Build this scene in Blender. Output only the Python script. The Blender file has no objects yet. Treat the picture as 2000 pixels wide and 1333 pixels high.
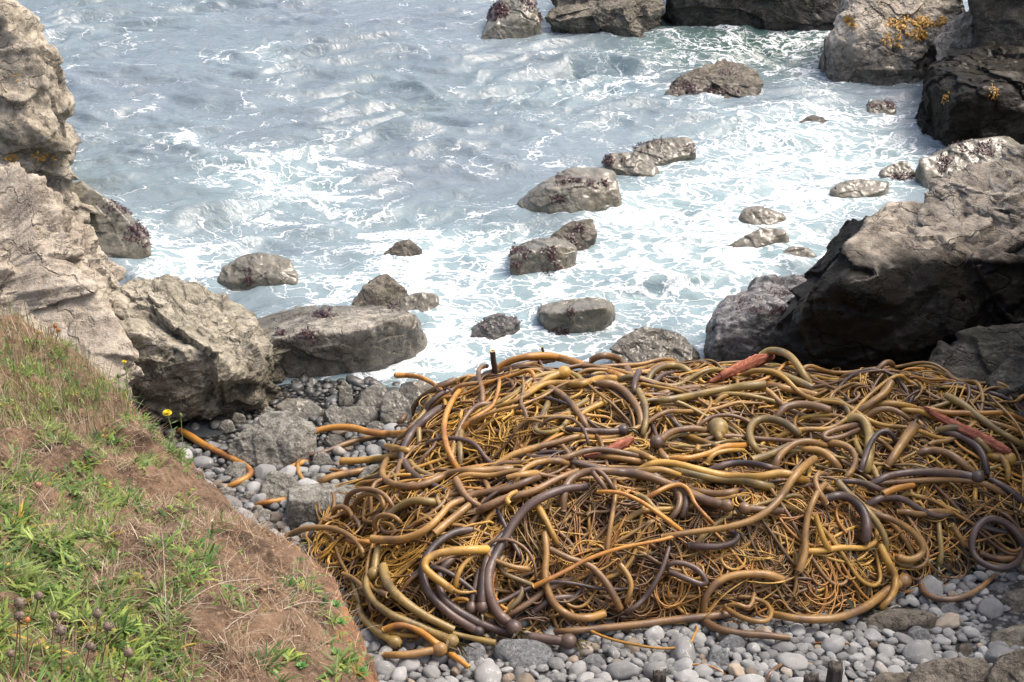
import bpy, bmesh, math, random
import numpy as np
from mathutils import Vector, kdtree
R = math.radians
random.seed(7); rng = np.random.default_rng(7)
SC = bpy.context.scene

# ---------------------------------------------------------------- camera, sky, sun, exposure
H, PITCH, LENS = 4.5, 28.0, 50.0
cam = bpy.data.cameras.new('camera'); cam.lens = LENS; cam.sensor_width = 36; cam.clip_end = 6000; cam.clip_start = .05
camo = bpy.data.objects.new('camera', cam); SC.collection.objects.link(camo)
camo.location = (0, 0, H); camo.rotation_euler = (R(90 - PITCH), 0, 0)
SC.camera = camo
SUN_EL, SUN_AZ = 60, 72           # azimuth measured from +Y (out to sea), positive = to the right
W = bpy.data.worlds.new('World'); SC.world = W; W.use_nodes = True
nt = W.node_tree; bg = nt.nodes['Background']
sky = nt.nodes.new('ShaderNodeTexSky'); sky.sky_type = 'NISHITA'; sky.sun_disc = False
sky.sun_elevation = R(SUN_EL); sky.sun_rotation = R(SUN_AZ)
sky.air_density = 1.0; sky.dust_density = 7.0; sky.ozone_density = 1.0
nt.links.new(sky.outputs[0], bg.inputs[0]); bg.inputs[1].default_value = .15
sun = bpy.data.lights.new('sun', 'SUN'); sun.energy = .95; sun.angle = R(22); sun.color = (1, .95, .88)
suno = bpy.data.objects.new('sun', sun); SC.collection.objects.link(suno)
sd = Vector((math.sin(R(SUN_AZ)) * math.cos(R(SUN_EL)), math.cos(R(SUN_AZ)) * math.cos(R(SUN_EL)), math.sin(R(SUN_EL))))
suno.rotation_euler = (-sd).to_track_quat('-Z', 'Y').to_euler(); suno.location = sd * 50
SC.view_settings.view_transform = 'Standard'; SC.view_settings.look = 'None'
SC.view_settings.gamma = 1; SC.view_settings.exposure = 1.15

# ---------------------------------------------------------------- maths helpers
F = 2000 * LENS / 36
cp, sp = math.cos(R(PITCH)), math.sin(R(PITCH))
FWD = np.array([0, cp, -sp]); UP = np.array([0, sp, cp]); CAM = np.array([0, 0, H])
def ray(px, py):                   # direction with unit forward depth
    px = np.asarray(px, float); py = np.asarray(py, float)
    cx = (px - 1000) / F; cy = (666.5 - py) / F
    return np.stack([cx, cp + cy * sp, -sp + cy * cp], -1)
def on_z(px, py, z):
    d = ray(px, py); k = (z - H) / d[..., 2]
    return CAM + d * k[..., None]
def on_y(px, py, y):
    d = ray(px, py); k = y / d[..., 1]
    return CAM + d * np.asarray(k)[..., None]
def proj(P):
    q = P - CAM; dz = q @ FWD
    return 1000 + F * q[:, 0] / dz, 666.5 - F * (q @ UP) / dz
def sstep(a, b, x):
    t = np.clip((x - a) / (b - a), 0, 1); return t * t * (3 - 2 * t)

_perm = np.random.default_rng(3).permutation(256); _perm = np.concatenate([_perm, _perm])
_g = np.random.default_rng(4).normal(size=(256, 3)); _g /= np.linalg.norm(_g, axis=1)[:, None]
def pn(p):
    i = np.floor(p).astype(int); f = p - i; i &= 255
    u = f * f * f * (f * (f * 6 - 15) + 10); out = 0
    for dx in (0, 1):
        wx = u[:, 0] if dx else 1 - u[:, 0]
        ax = _perm[(i[:, 0] + dx) & 255]
        for dy in (0, 1):
            wy = wx * (u[:, 1] if dy else 1 - u[:, 1])
            ay = _perm[ax + ((i[:, 1] + dy) & 255)]
            for dz in (0, 1):
                h = _perm[ay + ((i[:, 2] + dz) & 255)]
                g = _g[h]
                n = g[:, 0] * (f[:, 0] - dx) + g[:, 1] * (f[:, 1] - dy) + g[:, 2] * (f[:, 2] - dz)
                out = out + n * wy * (u[:, 2] if dz else 1 - u[:, 2])
    return out * 1.5
def fbm(p, o=4, g=.5):
    s = 0; a = 1.0
    for k in range(o): s = s + a * pn(p * (2.03 ** k) + 17.3 * k); a *= g
    return s
def ridged(p, o=4, g=.5):
    s = 0; a = 1.0
    for k in range(o): s = s + a * (1 - 2 * np.abs(pn(p * (2.07 ** k) + 9.1 * k))); a *= g
    return s

# ---------------------------------------------------------------- object helpers
def tag(o, label=None, cat=None, group=None, kind=None):
    for k, v in (('label', label), ('category', cat), ('group', group), ('kind', kind)):
        if v: o[k] = v
    return o
def mesh_np(name, V, faces, mats, midx=None, smooth=True, tint=None, attr=None):
    """faces: list of (M,k) int arrays"""
    me = bpy.data.meshes.new(name)
    V = np.asarray(V, np.float32)
    me.vertices.add(len(V)); me.vertices.foreach_set('co', V.ravel())
    faces = [np.asarray(f, np.int32) for f in faces if len(f)]
    loops = np.concatenate([f.ravel() for f in faces])
    tot = np.concatenate([np.full(len(f), f.shape[1], np.int32) for f in faces])
    st = np.concatenate([[0], np.cumsum(tot)[:-1]]).astype(np.int32)
    me.loops.add(len(loops)); me.loops.foreach_set('vertex_index', loops)
    me.polygons.add(len(tot)); me.polygons.foreach_set('loop_start', st); me.polygons.foreach_set('loop_total', tot)
    if midx is not None: me.polygons.foreach_set('material_index', np.asarray(midx, np.int32))
    for m in (mats if isinstance(mats, (list, tuple)) else [mats]): me.materials.append(m)
    me.update(calc_edges=True); me.validate()
    if smooth: me.polygons.foreach_set('use_smooth', np.ones(len(me.polygons), bool))
    if tint is not None:
        a = me.attributes.new('tint', 'FLOAT_COLOR', 'POINT')
        c = np.ones((len(V), 4), np.float32); c[:, :3] = tint; a.data.foreach_set('color', c.ravel())
    for k, v in (attr or {}).items():
        a = me.attributes.new(k, 'FLOAT', 'POINT'); a.data.foreach_set('value', np.asarray(v, np.float32))
    return me
def put(name, me, loc=(0, 0, 0), parent=None):
    o = bpy.data.objects.new(name, me); SC.collection.objects.link(o); o.location = loc
    if parent is not None:
        o.parent = parent; o.location = Vector(loc) - parent.location
    return o
def obj(name, V, faces, mats, parent=None, base=None, **kw):
    V = np.asarray(V, float)
    if base is None: base = np.array([V[:, 0].mean(), V[:, 1].mean(), V[:, 2].min()])
    return put(name, mesh_np(name, V - base, faces, mats, **kw), tuple(base), parent)
_ico = {}
def ico(n):
    if n not in _ico:
        bm = bmesh.new(); bmesh.ops.create_icosphere(bm, subdivisions=n, radius=1)
        _ico[n] = (np.array([v.co[:] for v in bm.verts]), np.array([[v.index for v in f.verts] for f in bm.faces])); bm.free()
    return _ico[n]
class MB:
    """collects pieces into one mesh"""
    def __init__(s): s.V = []; s.f = []; s.n = 0; s.t = []; s.m = []
    def add(s, V, faces, tint=None, mi=0):
        for f in faces:
            if len(f): s.f.append(np.asarray(f) + s.n); s.m.append(np.full(len(f), mi))
        s.V.append(V); s.n += len(V)
        s.t.append(np.broadcast_to(np.array(tint if tint is not None else (1, 1, 1)), (len(V), 3)))
    def build(s, name, mats, parent=None, base=None, smooth=True):
        return obj(name, np.concatenate(s.V), s.f, mats, parent, base, midx=np.concatenate(s.m), tint=np.concatenate(s.t), smooth=smooth)

def catmull(P, n):
    P = np.asarray(P, float)
    if len(P) == 2: return P[0] + (P[1] - P[0]) * np.linspace(0, 1, n)[:, None]
    Q = np.vstack([2 * P[0] - P[1], P, 2 * P[-1] - P[-2]])
    seg = np.linalg.norm(np.diff(P, axis=0), axis=1); cum = np.concatenate([[0], np.cumsum(seg)])
    s = np.linspace(0, cum[-1], n); i = np.clip(np.searchsorted(cum, s, 'right') - 1, 0, len(P) - 2)
    t = ((s - cum[i]) / np.maximum(seg[i], 1e-9))[:, None]
    a, b, c, d = Q[i], Q[i + 1], Q[i + 2], Q[i + 3]
    return .5 * (2 * b + (c - a) * t + (2 * a - 5 * b + 4 * c - d) * t ** 2 + (3 * b - a - 3 * c + d) * t ** 3)
def smooth1(a, w):
    if w < 1: return a
    k = np.hanning(2 * w + 3)[1:-1]; k /= k.sum()
    return np.convolve(np.pad(a, w, mode='edge'), k, mode='valid')
def tube(P, r, sides=8, cut0=False, cut1=False, flat=1.0):
    P = np.asarray(P, float); n = len(P); r = np.broadcast_to(np.asarray(r, float), (n,))
    T = np.gradient(P, axis=0); T /= np.maximum(np.linalg.norm(T, axis=1), 1e-9)[:, None]
    N = np.zeros_like(P)
    a = np.array([0, 0, 1.0]) if abs(T[0, 2]) < .9 else np.array([1.0, 0, 0])
    v = a - T[0] * (a @ T[0]); N[0] = v / np.linalg.norm(v)
    for i in range(1, n):
        v = N[i - 1] - T[i] * (N[i - 1] @ T[i]); N[i] = v / max(np.linalg.norm(v), 1e-9)
    B = np.cross(T, N)
    th = np.linspace(0, 2 * np.pi, sides, endpoint=False)
    ring = N[:, None] * np.cos(th)[None, :, None] + B[:, None] * (np.sin(th) * flat)[None, :, None]
    V = (P[:, None] + ring * r[:, None, None]).reshape(-1, 3)
    i = np.arange(n - 1)[:, None] * sides; j = np.arange(sides)[None]; j2 = (j + 1) % sides
    Q = np.stack([i + j, i + j2, i + sides + j2, i + sides + j], -1).reshape(-1, 4)
    VV = [V]; tri = []; cutq = []; m = len(V)
    for end, cut in ((0, cut0), (n - 1, cut1)):
        off = end * sides; sg = -1 if end == 0 else 1
        if cut:                    # a hollow cut end: pale rim, dark hole
            rim = P[end] + (V[off:off + sides] - P[end]) * .58
            hole = P[end] - sg * T[end] * r[end] * .9
            VV += [rim, hole[None]]
            for k in range(sides):
                k2 = (k + 1) % sides
                cutq.append([off + k, off + k2, m + k2, m + k]); tri.append([m + k, m + k2, m + sides])
            m += sides + 1
        else:
            VV.append((P[end] + sg * T[end] * r[end] * .7)[None])
            for k in range(sides): tri.append([off + k, off + (k + 1) % sides, m])
            m += 1
    return np.concatenate(VV), Q, np.array(tri), np.array(cutq).reshape(-1, 4)

# ---------------------------------------------------------------- node helpers
class NT:
    def __init__(s, name):
        s.m = bpy.data.materials.new(name); s.m.use_nodes = True; s.t = s.m.node_tree
        s.b = s.t.nodes['Principled BSDF']
    def n(s, typ, **kw):
        o = s.t.nodes.new('ShaderNode' + typ)
        for k, v in kw.items(): setattr(o, k, v)
        return o
    def l(s, a, b): s.t.links.new(a, b); return s
    def inp(s, sock, v):
        if hasattr(v, 'is_output') or hasattr(v, 'links'): s.l(v, sock)
        else: sock.default_value = v
    def coord(s, kind='Object', scale=None):
        if kind == 'World': o = s.n('NewGeometry').outputs['Position']
        else: o = s.n('TexCoord').outputs[kind]
        if scale is not None:
            mp = s.n('Mapping'); s.l(o, mp.inputs[0]); mp.inputs['Scale'].default_value = scale; o = mp.outputs[0]
        return o
    def noise(s, co, scale, detail=6, rough=.55, dist=0, out='Fac'):
        o = s.n('TexNoise'); s.l(co, o.inputs['Vector']); o.inputs['Scale'].default_value = scale
        o.inputs['Detail'].default_value = detail; o.inputs['Roughness'].default_value = rough
        o.inputs['Distortion'].default_value = dist; return o.outputs[out]
    def voro(s, co, scale, feature='F1', out='Distance', rand=1):
        o = s.n('TexVoronoi', feature=feature); s.l(co, o.inputs['Vector']); o.inputs['Scale'].default_value = scale
        o.inputs['Randomness'].default_value = rand
        return o.outputs[out]
    def math(s, op, a, b=0.0, c=None, clamp=False):
        o = s.n('Math', operation=op, use_clamp=clamp); s.inp(o.inputs[0], a); s.inp(o.inputs[1], b)
        if c is not None: s.inp(o.inputs[2], c)
        return o.outputs[0]
    def vmath(s, op, a, b):
        o = s.n('VectorMath', operation=op); s.inp(o.inputs[0], a)
        if op == 'SCALE': s.inp(o.inputs[3], b)
        else: s.inp(o.inputs[1], b)
        return o.outputs[0]
    def map(s, v, a, b, c=0.0, d=1.0, smooth=True):
        o = s.n('MapRange', interpolation_type='SMOOTHSTEP' if smooth else 'LINEAR')
        s.inp(o.inputs[0], v)
        for k, x in zip((1, 2, 3, 4), (a, b, c, d)): s.inp(o.inputs[k], x)
        return o.outputs[0]
    def mix(s, f, a, b, blend='MIX'):
        o = s.n('Mix', data_type='RGBA', blend_type=blend)
        s.inp(o.inputs[0], f)
        for k, v in ((6, a), (7, b)):
            s.inp(o.inputs[k], v if not isinstance(v, tuple) else (*v, 1)[:4])
        return o.outputs[2]
    def bump(s, h, strength, dist, prev=None):
        o = s.n('Bump'); s.l(h, o.inputs['Height']); o.inputs['Strength'].default_value = strength; o.inputs['Distance'].default_value = dist
        if prev is not None: s.l(prev, o.inputs['Normal'])
        return o.outputs[0]
    def attr(s, name, out='Fac'):
        o = s.n('Attribute'); o.attribute_name = name; return o.outputs[out]
    def sep(s, v, i):
        o = s.n('SeparateXYZ'); s.l(v, o.inputs[0]); return o.outputs[i]
    def out(s, col, rough, norm=None, spec=.5, coat=None):
        s.inp(s.b.inputs['Base Color'], col if not isinstance(col, tuple) else (*col, 1))
        s.inp(s.b.inputs['Roughness'], rough); s.inp(s.b.inputs['Specular IOR Level'], spec)
        if norm is not None: s.l(norm, s.b.inputs['Normal'])
        if coat is not None: s.inp(s.b.inputs['Coat Weight'], coat); s.b.inputs['Coat Roughness'].default_value = .21
        return s.m

def rock_mat(name, dry, dark, dark_z=.12, wet_shade_w=.12, wet_shade_mul=.42, crack=.55, vein=.25, scale=1.0, algae=0.0, pits=False, white=0.0, strata=None, gloss=.5, bk=.85):
    t = NT(name); co = t.coord('Object'); wp = t.coord('World'); z = t.sep(wp, 2)
    warp = t.vmath('ADD', co, t.vmath('SCALE', t.noise(co, 3 * scale, 4, out='Color'), .22))
    n1 = t.noise(co, 2.2 * scale, 9, .62); n2 = t.noise(co, 11 * scale, 10, .68); n3 = t.noise(co, 60 * scale, 6, .7)
    c = t.mix(t.map(n1, .35, .68), dark, dry)
    c = t.mix(t.map(n2, .42, .72, 0, .55), c, tuple(min(1, x * 1.55) for x in dry))
    c = t.mix(t.map(n2, .5, .3, 0, .7), c, tuple(x * .45 for x in dark))
    st = t.vmath('ADD', t.coord('Object', (1.3, .8, 2.1)), t.vmath('SCALE', t.noise(co, 4 * scale, 5, .6, out='Color'), .3))
    e1 = t.math('ABSOLUTE', t.math('SUBTRACT', t.noise(st, 1.5 * scale, 3, .5), .5)); e2 = t.math('ABSOLUTE', t.math('SUBTRACT', t.noise(st, 4.2 * scale, 4, .55), .5))
    ck = t.math('MULTIPLY', t.map(e1, .0, .014, 1, 0), t.map(n2, .4, .6, .15, 1))
    ck2 = t.math('MULTIPLY', t.map(e2, .0, .022, .8, 0), t.map(t.noise(co, 1.7 * scale, 3), .45, .62, 0, .9))
    cracks = t.math('MAXIMUM', ck, ck2)
    c = t.mix(t.math('MULTIPLY', cracks, crack), c, tuple(x * .22 for x in dark))
    if vein:
        wv = t.vmath('ADD', t.coord('Object', (1, .6, 1.9)), t.vmath('SCALE', t.noise(co, 1.6 * scale, 5, out='Color'), .9))
        ev = t.voro(wv, 2.3 * scale, 'DISTANCE_TO_EDGE')
        c = t.mix(t.math('MULTIPLY', t.map(ev, .0, .016, vein, 0), t.map(n2, .4, .55)), c, (.52, .5, .46))
    if white:
        c = t.mix(t.math('MULTIPLY', t.map(t.noise(co, 3.3 * scale, 8, .7), .56, .68), white), c, (.62, .6, .55))
    if algae:
        c = t.mix(t.math('MULTIPLY', t.map(t.noise(co, 2.6 * scale, 7, .65), .5, .66), algae), c, (.045, .05, .015))
    # darker, glossier zone below a ragged line: tide-wet stone, on some rocks painted shade
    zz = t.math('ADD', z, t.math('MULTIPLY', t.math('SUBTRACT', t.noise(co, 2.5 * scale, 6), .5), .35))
    wet = t.map(zz, dark_z - wet_shade_w, dark_z + wet_shade_w, 1, 0)
    wc = t.mix(1.0, c, (wet_shade_mul, wet_shade_mul * .97, wet_shade_mul * .88), 'MULTIPLY')
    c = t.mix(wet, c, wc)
    rough = t.math('ADD', t.math('MULTIPLY', wet, -.25), t.map(n3, .3, .7, .78, .95), clamp=True)
    h = t.math('ADD', t.math('MULTIPLY', n2, .8), t.math('MULTIPLY', n3, .25))
    h = t.math('SUBTRACT', h, t.math('MULTIPLY', cracks, .8))
    if strata:
        sv = t.vmath('ADD', t.coord('Object', strata), t.vmath('SCALE', t.noise(co, 2.2, 5, out='Color'), 1.6))
        w = t.n('TexWave', wave_type='BANDS', bands_direction='Z', wave_profile='SAW'); t.l(sv, w.inputs[0])
        w.inputs['Scale'].default_value = 1.2; w.inputs['Distortion'].default_value = 4; w.inputs['Detail'].default_value = 4
        w.inputs['Detail Scale'].default_value = 2
        h = t.math('ADD', h, t.math('MULTIPLY', w.outputs['Fac'], .7))
    if pits:
        pv = t.voro(warp, 9, 'SMOOTH_F1')
        pit = t.math('MULTIPLY', t.map(pv, .12, .3, 1, 0), t.map(t.noise(co, 1.3, 3), .5, .58))
        h = t.math('SUBTRACT', h, t.math('MULTIPLY', pit, 1.6)); c = t.mix(t.math('MULTIPLY', pit, .6), c, tuple(x * .3 for x in dark))
    nm = t.bump(h, bk, .06)
    return t.out(c, rough, nm, t.math('MULTIPLY_ADD', wet, -.3, .4) if wet_shade_mul < .1 else .4, coat=t.math('MULTIPLY', wet, gloss))
# ---------------------------------------------------------------- terrain fields
def ground(x, y):
    z = np.interp(y, [0, 4.2, 4.7, 5.2, 7.0, 7.7, 9.5, 14, 60], [1.1, .42, .32, .25, .09, .02, -.4, -1.2, -4])
    z = z + .018 * np.sin(x * 2.1 + y * 1.3) + .015 * np.sin(x * 4.3 - y * 3.1)
    return z
GX0, GX1, GY0, GY1, GS = -4.0, 5.0, 3.6, 8.8, .02
gx = np.arange(GX0, GX1, GS); gy = np.arange(GY0, GY1, GS); GXX, GYY = np.meshgrid(gx, gy)
# outline of the kelp heap on the beach, in photo pixels dropped on the ground (near side), world points (far side)
_near = [(800, 845), (745, 925), (715, 965), (640, 985), (585, 1035), (585, 1085), (650, 1150), (700, 1215), (745, 1268), (880, 1262), (1000, 1243),
         (1130, 1228), (1250, 1222), (1400, 1218), (1500, 1212), (1620, 1205), (1700, 1190), (1790, 1150), (1880, 1120), (2000, 1095), (2150, 1060)]
def on_ground(px, py, off=0.0):
    z = np.full(np.shape(px), .2)
    for _ in range(12):
        P = on_z(px, py, z); z = ground(P[..., 0], P[..., 1]) + off
    return P
_n = on_ground(np.array([p[0] for p in _near]), np.array([p[1] for p in _near]))
POLY = np.vstack([_n[:, :2], [[3.6, 6.4], [3.4, 7.35], [2.4, 7.6], [1.6, 7.75], [.6, 7.75], [-.3, 7.65], [-.6, 7.4]]])
def poly_dist(x, y, P):            # signed distance, positive inside
    shp = x.shape; x = x.ravel(); y = y.ravel(); d = np.full(x.shape, 1e9); ins = np.zeros(x.shape, bool)
    for a, b in zip(P, np.roll(P, -1, 0)):
        e = b - a; w0 = x - a[0]; w1 = y - a[1]; t = np.clip((w0 * e[0] + w1 * e[1]) / (e @ e), 0, 1)
        d = np.minimum(d, np.hypot(w0 - e[0] * t, w1 - e[1] * t))
        c = ((a[1] <= y) & (b[1] > y)) | ((b[1] <= y) & (a[1] > y))
        if abs(e[1]) > 1e-12: ins ^= c & (x < a[0] + (y - a[1]) / e[1] * e[0])
    return np.where(ins, d, -d).reshape(shp)
MD = poly_dist(GXX, GYY, POLY)
G0 = ground(GXX, GYY)
MH = .30 * np.clip(MD / .42, 0, 1) ** .55 + .16 * sstep(.25, 1.1, MD)
for (px, py, zz, rx, ry, a) in [(1010, 820, .5, .55, .42, .10), (1260, 740, .5, .8, .3, .05), (1730, 800, .5, .5, .35, .12), (1270, 1040, .5, .8, .35, .10),
                            (1640, 1080, .45, .5, .3, .07), (940, 950, .4, .38, .13, -.13), (1290, 900, .5, .5, .12, -.05), (1500, 1000, .5, .3, .12, .04),
                            (1880, 980, .45, .4, .3, .05), (640, 1015, .3, .3, .25, -.12), (1520, 760, .5, .5, .2, .02)]:
    c = on_z(px, py, zz); MH += a * np.exp(-((GXX - c[0]) / rx) ** 2 - ((GYY - c[1]) / ry) ** 2) * sstep(0, .3, MD)
_p = np.stack([GXX.ravel(), GYY.ravel(), np.zeros(GXX.size)], 1)
MH += (fbm(_p * 2.9, 3) * .066).reshape(GXX.shape) * sstep(.02, .35, MD)
MH = np.where(MD > 0, np.maximum(MH, 0), 0)
MF = G0 + MH
def bil(A, x, y):
    fx = np.clip((np.asarray(x) - GX0) / GS, 0, len(gx) - 1.001); fy = np.clip((np.asarray(y) - GY0) / GS, 0, len(gy) - 1.001)
    i = fx.astype(int); j = fy.astype(int); u = fx - i; v = fy - j
    return A[j, i] * (1 - u) * (1 - v) + A[j, i + 1] * u * (1 - v) + A[j + 1, i] * (1 - u) * v + A[j + 1, i + 1] * u * v
_YS = np.linspace(4.2, 7.55, 500)
def on_heap(px, py, h):
    """depth y where the ray meets the heap raised by h (or passes closest to it)"""
    px = np.asarray(px, float); d = ray(px, py); out = np.zeros(len(px)); h = np.broadcast_to(h, px.shape)
    for k in range(len(px)):
        s = _YS / d[k, 1]; x = d[k, 0] * s; z = H + d[k, 2] * s
        df = z - bil(MF, x, _YS) - h[k]; neg = np.nonzero(df < 0)[0]
        if len(neg) and neg[0] > 0:
            i = neg[0]; t = df[i - 1] / (df[i - 1] - df[i]); out[k] = _YS[i - 1] + t * (_YS[1] - _YS[0])
        elif len(neg): out[k] = _YS[0]
        else: out[k] = _YS[np.argmin(df)]
    return out

# ---------------------------------------------------------------- beach ground
t = NT('beach_grit'); co = t.coord('World')
v = t.voro(co, 26, 'F1'); vc = t.voro(co, 26, 'F1', 'Color')
c = t.mix(t.sep(vc, 0), (.06, .06, .06), (.22, .22, .215)); c = t.mix(t.map(v, .3, .6), c, (.02, .02, .02))
wet = t.map(t.sep(co, 2), .06, .2, .35, 1)
c = t.mix(1, c, wet, 'MULTIPLY')
GRIT = t.out(c, t.map(t.sep(co, 2), .06, .2, .25, .8), t.bump(v, .8, .03), .4)
bx = np.concatenate([[-900, -60, -12], np.arange(-6, 6.01, .06), [12, 60, 900]])
by = np.concatenate([[-600, -30, 0], np.arange(3, 10, .06), [14, 60, 4000]])
BX, BY = np.meshgrid(bx, by)
bz = ground(BX, BY) + np.where((np.abs(BX) < 7) & (BY > 2) & (BY < 10), fbm(np.stack([BX.ravel() * 3, BY.ravel() * 3, BX.ravel() * 0], 1), 4).reshape(BX.shape) * .02, 0)
def grid_faces(ny, nx):
    i = np.arange(ny - 1)[:, None] * nx + np.arange(nx - 1)[None]
    return np.stack([i, i + 1, i + nx + 1, i + nx], -1).reshape(-1, 4)
tag(obj('beach', np.stack([BX.ravel(), BY.ravel(), bz.ravel()], 1), [grid_faces(len(by), len(bx))], GRIT, base=np.zeros(3)),
    'grey shingle beach sloping from the bluff down into the surf', kind='structure')

# ---------------------------------------------------------------- rocks
RIBS = np.array([[.80, .36, -.48], [-.30, .93, .20], [.52, -.02, .85]])
ROCK_WATER = []                    # waterline points, for the foam
ROCKS = []
def hull_planes(P):
    bm = bmesh.new()
    for p in P: bm.verts.new(p)
    bmesh.ops.convex_hull(bm, input=bm.verts)
    bm.normal_update(); out = []
    for f in bm.faces:
        if f.calc_area() < 1e-9: continue
        n = f.normal; d = n.dot(f.verts[0].co)
        for (m, e, a) in out:
            if m.dot(n) > .9985 and abs(e - d) < .01: break
        else: out.append((n.copy(), d, 0))
    bm.free()
    return np.array([o[0][:] for o in out]), np.array([o[1] for o in out])
def rock(label, outline, mat, cat='rock', name='rock', depth=None, ridge=(), base_z=0.0, y0=None, res=6, amp=1.0, top_t=.7, drop=True, group=None,
         soft=48, facets=12, strata=None, seed=0, lumps=None, extra=None, fine=1.0, rug=0.0, ra=(1, 1, 1), chip=None):
    o = np.array(outline, float); px, py = o[:, 0], o[:, 1]
    if y0 is None: y0 = on_z(px[py.argmax()], py.max(), base_z)[1]
    wpx = (px.max() - px.min()) * y0 / cp / F
    if depth is None: depth = wpx * .7
    tt = (py.max() - py) / max(1, py.max() - py.min())
    Y = y0 + tt * depth * top_t
    Yp = on_z(px, py, base_z)[:, 1]; Yp = np.where(Yp < 0, 1e9, Yp)
    if drop: Y = np.minimum(Y, y0 + (Yp - y0) * (1 - .58 * sstep(.05, .45, tt)))
    P = on_y(px, py, Y)
    pts = [P]
    if len(ridge):
        q = np.array(ridge, float); pts.append(on_y(q[:, 0], q[:, 1], y0 + q[:, 2] * depth))
    cx, cy = px.mean(), py.mean()
    Yb = y0 + depth * (1.0 + .15 * (1 - tt)); pts.append(on_y(cx + (px - cx) * .86, cy + (py - cy) * .86, Yb))
    A = np.vstack(pts)
    if drop:
        D = A.copy(); D[:, 2] = base_z - .25; D[:, 0] = D[:, 0].mean() + (D[:, 0] - D[:, 0].mean()) * .97; A = np.vstack([A, D])
    if extra is not None: A = np.vstack([A, extra])
    n, d = hull_planes(A)
    c = .5 * (A.min(0) + A.max(0)); half = .5 * (A.max(0) - A.min(0)); size = half.mean()
    d = d - n @ c
    if (d < 1e-4).any(): c = A.mean(0); n, d = hull_planes(A); d = np.maximum(d - n @ c, 1e-3)
    r2 = np.random.default_rng(100 + seed + len(ROCKS))
    if facets:                     # random chips off the corners
        fn = r2.normal(size=(facets, 3)); fn /= np.linalg.norm(fn, axis=1)[:, None]
        sup = ((A - c) @ fn.T).max(0); n = np.vstack([n, fn]); d = np.concatenate([d, sup * r2.uniform(.90, .985, facets)])
    if mat.name == 'wet_surf_rock':
        fine *= .35; chip = .018 if chip is None else chip
    U, T = ico(res); U = U * half; U = U / np.linalg.norm(U, axis=1)[:, None]
    s = 0
    for k in range(len(d)): s = s + np.maximum(U @ n[k] / d[k], 0) ** soft
    rad = s ** (-1.0 / soft) * 1.012
    V = c + U * rad[:, None]
    so = r2.uniform(0, 50, 3); k = 1 / size; q = (V + so)
    # weathering: broad swells, ridges, ledges, grain
    disp = .055 * fbm(q * k * 1.3, 3) + .035 * ridged(q * k * 3.1, 3) * (.5 + .5 * pn(q * k * 1.1 + 5))
    wq = q + np.stack([pn(q * k * 2 + 3), pn(q * k * 2 + 11), pn(q * k * 2 + 23)], 1) * size * .16
    disp += .045 * np.minimum(ridged(wq * k * 2.0, 2), .55) * .6
    disp += .014 * fbm(q * k * 9, 4, .6) * fine
    nrm = U
    if strata is not None:
        sv = np.array(strata, float); fr = np.linalg.norm(sv); ph = wq @ sv + .8 * fbm(q * k * 1.6, 3) + .15 * fbm(q * k * 8, 2)
        saw = ph - np.floor(ph); disp += (.05 * (1 - saw) ** 1.5 - .02) * (.5 + .5 * sstep(-.3, .3, pn(q * k * 1.7 + 40)))
    V = V + nrm * (disp * size * amp)[:, None]
    ch = chip if chip is not None else (.055 if rug >= .35 else .03)
    if ch:                         # broken faces: cells with their own tilt and step
        for cn, ca in ((26, 1.0), (110, .42)):
            sd_ = V[r2.choice(len(V), cn)]; aq = np.array([1, 1, 1.7]); wv = (V + np.stack([pn(q * k * 2.6 + 7), pn(q * k * 2.6 + 17), pn(q * k * 2.6 + 27)], 1) * size * .09) * aq
            i1 = np.zeros(len(V), int); d1 = np.full(len(V), 1e9)
            for a_ in range(cn):
                dd_ = ((wv - sd_[a_] * aq) ** 2).sum(1); mk_ = dd_ < d1; i1[mk_] = a_; d1[mk_] = dd_[mk_]
            tl = r2.normal(size=(cn, 3)) * .42; of_ = r2.uniform(-1, .55, cn); V = V + nrm * (ch * ca * size * of_[i1] + ca * ((V - sd_[i1]) * tl[i1]).sum(1).clip(-size * ch * 1.2, size * ch * 1.2))[:, None]
    if rug:
        rq = q @ RIBS * np.array(ra); rw = rq + np.stack([pn(rq * 1.3 + 3), pn(rq * 1.3 + 31), pn(rq * 1.3 + 63)], 1) * .25
        dd = .085 * ridged(rw * 1.5, 2) + .045 * np.minimum(ridged(rw * 3.6, 2), .5) + .022 * ridged(rw * 8.5, 2) * (.5 + pn(rq * 2.1)) + .009 * fbm(rq * 24, 3, .6)
        V = V + nrm * ((dd - dd.mean() - .5 * dd.std()) * rug)[:, None]
    if lumps:
        for (lx, ly, lr, la) in lumps:
            vx, vy = proj(V); w = np.exp(-(((vx - lx) ** 2 + (vy - ly) ** 2) / lr ** 2)); V = V + nrm * (w * la)[:, None]
    ob = obj(name, V, [T], mat)
    tag(ob, label, cat, group)
    ROCKS.append((ob, V, U))
    wl = V[np.abs(V[:, 2]) < .04]
    if len(wl) and wl[:, 1].max() > 7.4: ROCK_WATER.append(wl[:: max(1, len(wl) // 160)])
    return ob
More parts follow.
